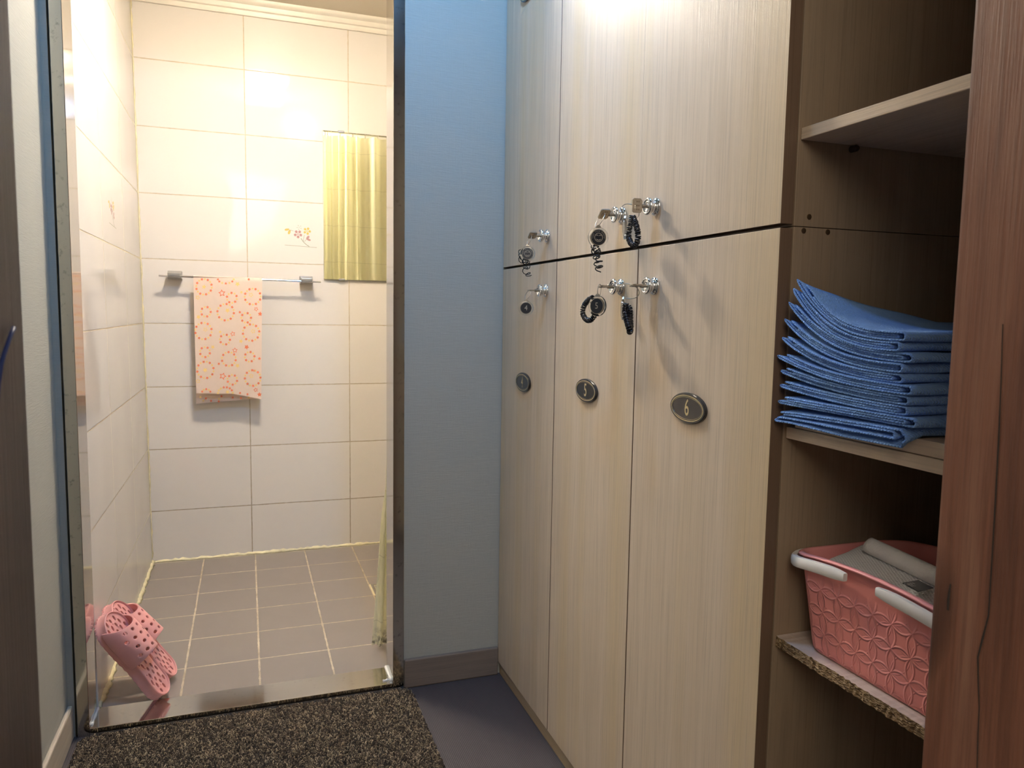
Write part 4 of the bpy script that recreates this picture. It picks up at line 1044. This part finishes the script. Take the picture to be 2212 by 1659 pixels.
# ------------------------------------------------------------------ pink slippers leaning against the doorway
def slipper_geo():
    L = .262; T = .030
    def hw(u):
        t = u/L; w_ = .0345 + .0115*(1/(1+math.exp(-(t-.5)*9))); w_ -= .0035*math.exp(-((t-.42)/.16)**2)
        if t < .14: w_ *= sqrt(max(0, 1-((.14-t)/.14)**2))*.999+.001
        if t > .80: w_ *= sqrt(max(0, 1-((t-.80)/.20)**2))*.999+.001
        return w_
    us = [L*(.5-.5*cos(pi*k/44)) for k in range(45)]
    out = [(u, -hw(u)) for u in us] + [(u, hw(u)) for u in us[::-1][1:-1]]
    n_ = len(out); C = np.array([L/2, 0])
    def inset(d): 
        res = []
        for i, p in enumerate(out):
            a = np.array(out[i-1]); b = np.array(out[(i+1) % n_]); t = b-a; t /= np.linalg.norm(t)+1e-9; nn = np.array([t[1], -t[0]]); res.append(np.array(p) - nn*d)
        return res
    mb = MB(); rings = []
    def ringw(d, w_): rings.append([(p[0], p[1], w_(p[0]) if callable(w_) else w_) for p in inset(d)])
    ringw(.004, -T); 
    # ridged lower side
    for k in range(2): rings.append([(p[0] , p[1] , -T+.002+.006*k) for p in [np.array(o_)*1.0 + (np.array(o_)-C)/np.linalg.norm(np.array(o_)-C)*(.0022 if i % 2 else -.0006) for i, o_ in enumerate(out)]])
    ringw(.0010, -T+.010); ringw(.0014, -.006); ringw(.0006, -.002); ringw(.0008, .0016); ringw(.0025, .0030); ringw(.0045, .0016); ringw(.0052, -.0010)
    vs = [p for r in rings for p in r]; fs = []
    for i in range(len(rings)-1):
        for k in range(n_): fs.append((i*n_+k, i*n_+(k+1) % n_, (i+1)*n_+(k+1) % n_, (i+1)*n_+k))
    fs.append(tuple(range(n_))[::-1]); mb.add(vs, fs)
    # footbed with holes
    inner = inset(.0052); holes = []
    rows_h = 15
    for r in range(rows_h):
        u = .020 + r*.0158; nc = 4 if hw(u) > .034 else 3
        for c in range(nc):
            v = (c-(nc-1)/2)*.0175 + (.0045 if r % 2 else -.0045)
            if abs(v) > hw(u)-.0125: continue
            holes.append((u + random.uniform(-.001, .001), v, .0062 + .0014*((r+c) % 2), .0036, random.uniform(-.25, .25)))
    vin = [Vector((p[0], p[1])) for p in inner]; ed = [(i, (i+1) % n_) for i in range(n_)]
    hp = []
    for (u, v, a, b, ro) in holes:
        st = len(vin); pts = [(u + a*cos(t)*cos(ro) - b*sin(t)*sin(ro), v + a*cos(t)*sin(ro) + b*sin(t)*cos(ro)) for t in [2*pi*k/12 for k in range(12)]]
        hp.append(pts); vin += [Vector(p) for p in pts]; ed += [(st+k, st+(k+1) % 12) for k in range(12)]
    v2, _, f2, *_r = delaunay_2d_cdt(vin, ed, [], 0, 1e-7)
    fs = []
    def inside(c, poly):
        ins = False; j = len(poly)-1
        for i in range(len(poly)):
            if (poly[i][1] > c[1]) != (poly[j][1] > c[1]) and c[0] < (poly[j][0]-poly[i][0])*(c[1]-poly[i][1])/(poly[j][1]-poly[i][1])+poly[i][0]: ins = not ins
            j = i
        return ins
    inp = [(p[0], p[1]) for p in inner]
    for f in f2:
        c = sum((v2[i] for i in f), Vector((0,0)))/len(f)
        if not inside(c, inp): continue
        if any(inside(c, p) for p in hp): continue
        fs.append(tuple(f))
    mb.add([(v.x, v.y, -.0010) for v in v2], fs)
    for p in hp:
        m_ = len(p); mb.add([(x, y, -.0010) for x, y in p] + [(x, y, -.013) for x, y in p], [(k, (k+1) % m_, (k+1) % m_+m_, k+m_) for k in range(m_)]); mb.add([(x, y, -.013) for x, y in p], [tuple(range(m_))], 1)
    for (u, v, a, b, ro) in holes[::2]:      # massage nubs between the holes
        mb.lathe([(0, .0026), (.0012, .0023), (.0020, .0014), (.0023, .0003)], (u+.0080, v+.0075, -.0012), (0,0,1), 8)
    # strap
    u0, u1 = .112, .232; A = .165
    def wd(t): return 1
    hs = []
    for r in range(4):
        for c in range(4 if r % 2 else 5):
            a = .5 + (c-(1.5 if r % 2 else 2))*.150; t = .15 + .235*r; hs.append((a*A, t*.1, .0062-.0004*r, .0046))
    bord = [(A*k/30, .0) for k in range(31)] + [(A, .1*k/10) for k in range(1, 11)] + [(A*(1-k/30), .1) for k in range(1, 31)] + [(0, .1*(1-k/10)) for k in range(1, 10)]
    vin = [Vector(p) for p in bord]; ed = [(i, (i+1) % len(bord)) for i in range(len(bord))]; hp = []
    for (a, t, ra, rt) in hs:
        st = len(vin); pts = [(a + ra*cos(x), t + rt*sin(x)) for x in [2*pi*k/14 for k in range(14)]]; hp.append(pts); vin += [Vector(p) for p in pts]; ed += [(st+k, st+(k+1) % 14) for k in range(14)]
    for i in range(1, 34):
        for j in range(1, 12):
            p = (A*i/34, .1*j/12)
            if all(((p[0]-a)/(ra+.0012))**2 + ((p[1]-t)/(rt+.0012))**2 > 1 for a, t, ra, rt in hs): vin.append(Vector(p))
    v2, _, f2, *_r = delaunay_2d_cdt(vin, ed, [], 0, 1e-7); fs = []
    for f in f2:
        c = sum((v2[i] for i in f), Vector((0,0)))/len(f)
        if any(inside(c, p) for p in hp): continue
        fs.append(tuple(f))
    def smap(a, t):
        th = pi*a/A; q = t/.1; lift = sin(th)
        ua = u0 + .012*lift; ub = u1 - .022*lift + 0*q          # heel-side edge .. toe-side edge
        u = ua + (ub-ua)*q; H = .050 - .013*q; w_ = hw(min(max(u, .03), .235))+.0015
        return (u, -w_*cos(th)*(1 if abs(cos(th)) < 1 else 1), -.012*(1-lift) + H*max(0, lift)**.72)
    sb = MB().add([smap(v.x, v.y) for v in v2], fs)
    return mb, sb
def place_slipper(root, base, a, v, n, smb, stb):
    Mx = Matrix(((a[0], v[0], n[0], base[0]), (a[1], v[1], n[1], base[1]), (a[2], v[2], n[2], base[2]), (0,0,0,1)))
    return Mx
smb, stb = slipper_geo()
SV = np.array(smb.v)
def frame(a, n):
    a = np.array(a, float); a /= np.linalg.norm(a); n = np.array(n, float); n -= a*(n@a); n /= np.linalg.norm(n); return a, np.cross(n, a), n
first = None
for idx, (a, nrm, P, lab) in enumerate([((-.52, .03, .85), (.78, -.33, .52), (-.214, -1.163), 'nearer pink slipper with holes, leaning on the left door jamb'), ((-.57, .03, .82), (.86, -.20, .46), (-.218, -1.066), 'farther pink slipper, partly hidden behind the nearer one')]):
    a, v, nn = frame(a, nrm); B = np.stack([a, v, nn], 1); pts = SV @ B.T
    zmin = pts[:, 2].min(); base = np.array([P[0], P[1], 0.0016 - zmin])
    xmin = (pts[:, 0] + base[0]).min(); lim = XJL + .0006 if idx == 0 else XJL+.001
    base[0] += lim - xmin
    if first is None:
        root = empty('slipper', (0,0,0), lab, 'slipper', 'pair of pink slippers'); so = smb.build('sole', [M['slipper'], simple('slipper_hole_shade', (.20,.07,.06), .8)], root, smooth=True)  # darker pink paints the shade at the hole bottoms
        st = stb.build('strap', M['slipper'], root, smooth='all', fix=False); sm = st.modifiers.new('solid', 'SOLIDIFY'); sm.thickness = .0042; sm.offset = 0
        bv = st.modifiers.new('bev', 'BEVEL'); bv.width = .0009; bv.segments = 2; bv.limit_method = 'ANGLE'; bv.angle_limit = .9
        first = (so, st)
    else:
        root = empty('slipper', (0,0,0), lab, 'slipper', 'pair of pink slippers')
        for o_ in first: c = o_.copy(); COL.objects.link(c); c.parent = root
    root.matrix_world = Matrix(((B[0,0], B[0,1], B[0,2], base[0]), (B[1,0], B[1,1], B[1,2], base[1]), (B[2,0], B[2,1], B[2,2], base[2]), (0,0,0,1)))

# ------------------------------------------------------------------ door mat
dm = empty('door_mat', (0, -1.6, ZH), 'dark brown coarse-pile door mat lying in front of the bathroom doorway', 'mat')
MX0, MX1, MY0, MY1 = -.398, .400, -1.95, -1.272; rc = .035
def inmat(x, y): 
    dx = max(0, abs(x-(MX0+MX1)/2) - ((MX1-MX0)/2-rc)); dy = max(0, abs(y-(MY0+MY1)/2) - ((MY1-MY0)/2-rc)); return dx*dx+dy*dy < rc*rc
out = rrect((MX0+MX1)/2, (MY0+MY1)/2, (MX1-MX0)/2, (MY1-MY0)/2, rc)
MB().prism([(x, y, ZH+.0002) for x, y in out], (0,0,.0035)).build('backing', M['mat_base'], dm)
NC = 60000
px = rng.uniform(MX0, MX1, NC*2); py = rng.uniform(-1.86, MY1, NC*2)
dx = np.maximum(0, np.abs(px-(MX0+MX1)/2) - ((MX1-MX0)/2-rc)); dy = np.maximum(0, np.abs(py-(MY0+MY1)/2) - ((MY1-MY0)/2-rc)); ok = np.where((dx*dx+dy*dy < (rc-.002)**2))[0][:NC]
px, py = px[ok], py[ok]; NC = len(px)
th = rng.uniform(0, 2*pi, NC); hh = rng.uniform(.004, .0085, NC); ln = rng.uniform(.0019, .0042, NC); rad = rng.uniform(.0005, .00095, NC)
c_, s_ = np.cos(th), np.sin(th); kf = np.array([-1.0, -.45, .45, 1.1]); kh = np.array([0, .9, 1.0, .25]); nr = 4
cen = np.zeros((NC, nr, 3)); 
for r in range(nr):
    cen[:, r, 0] = px + c_*ln*kf[r]; cen[:, r, 1] = py + s_*ln*kf[r]; cen[:, r, 2] = ZH + .003 + hh*kh[r]
side_ = np.stack([-s_, c_, np.zeros(NC)], 1)[:, None, :]; upv = np.array([0,0,1.])[None, None, :]; al = np.stack([c_, s_, np.zeros(NC)], 1)[:, None, :]
V = np.zeros((NC, nr, 3, 3)); tang = np.gradient(cen, axis=1); tang /= np.linalg.norm(tang, axis=2)[..., None]+1e-9; nrm_ = np.cross(np.broadcast_to(side_, cen.shape), tang)
for q in range(3):
    t = 2*pi*q/3; V[:, :, q, :] = cen + (side_*cos(t) + nrm_*sin(t))*rad[:, None, None]
V = V.reshape(-1, 3); base_i = (np.arange(NC)*nr*3)[:, None]
quads = []
for r in range(nr-1):
    for q in range(3): quads.append([r*3+q, r*3+(q+1) % 3, (r+1)*3+(q+1) % 3, (r+1)*3+q])
Q = (base_i[:, :, None] + np.array(quads)[None]).reshape(-1, 4)
me = bpy.data.meshes.new('pile'); me.vertices.add(len(V)); me.vertices.foreach_set('co', V.astype(np.float32).ravel()); me.loops.add(Q.size); me.loops.foreach_set('vertex_index', Q.astype(np.int32).ravel())
me.polygons.add(len(Q)); me.polygons.foreach_set('loop_start', np.arange(0, Q.size, 4, dtype=np.int32)); me.update(calc_edges=True); me.validate()
me.materials.append(M['pile']); po = bpy.data.objects.new('pile', me); link(po, dm); po.matrix_parent_inverse = world_of(dm).inverted(); po['kind'] = 'stuff'
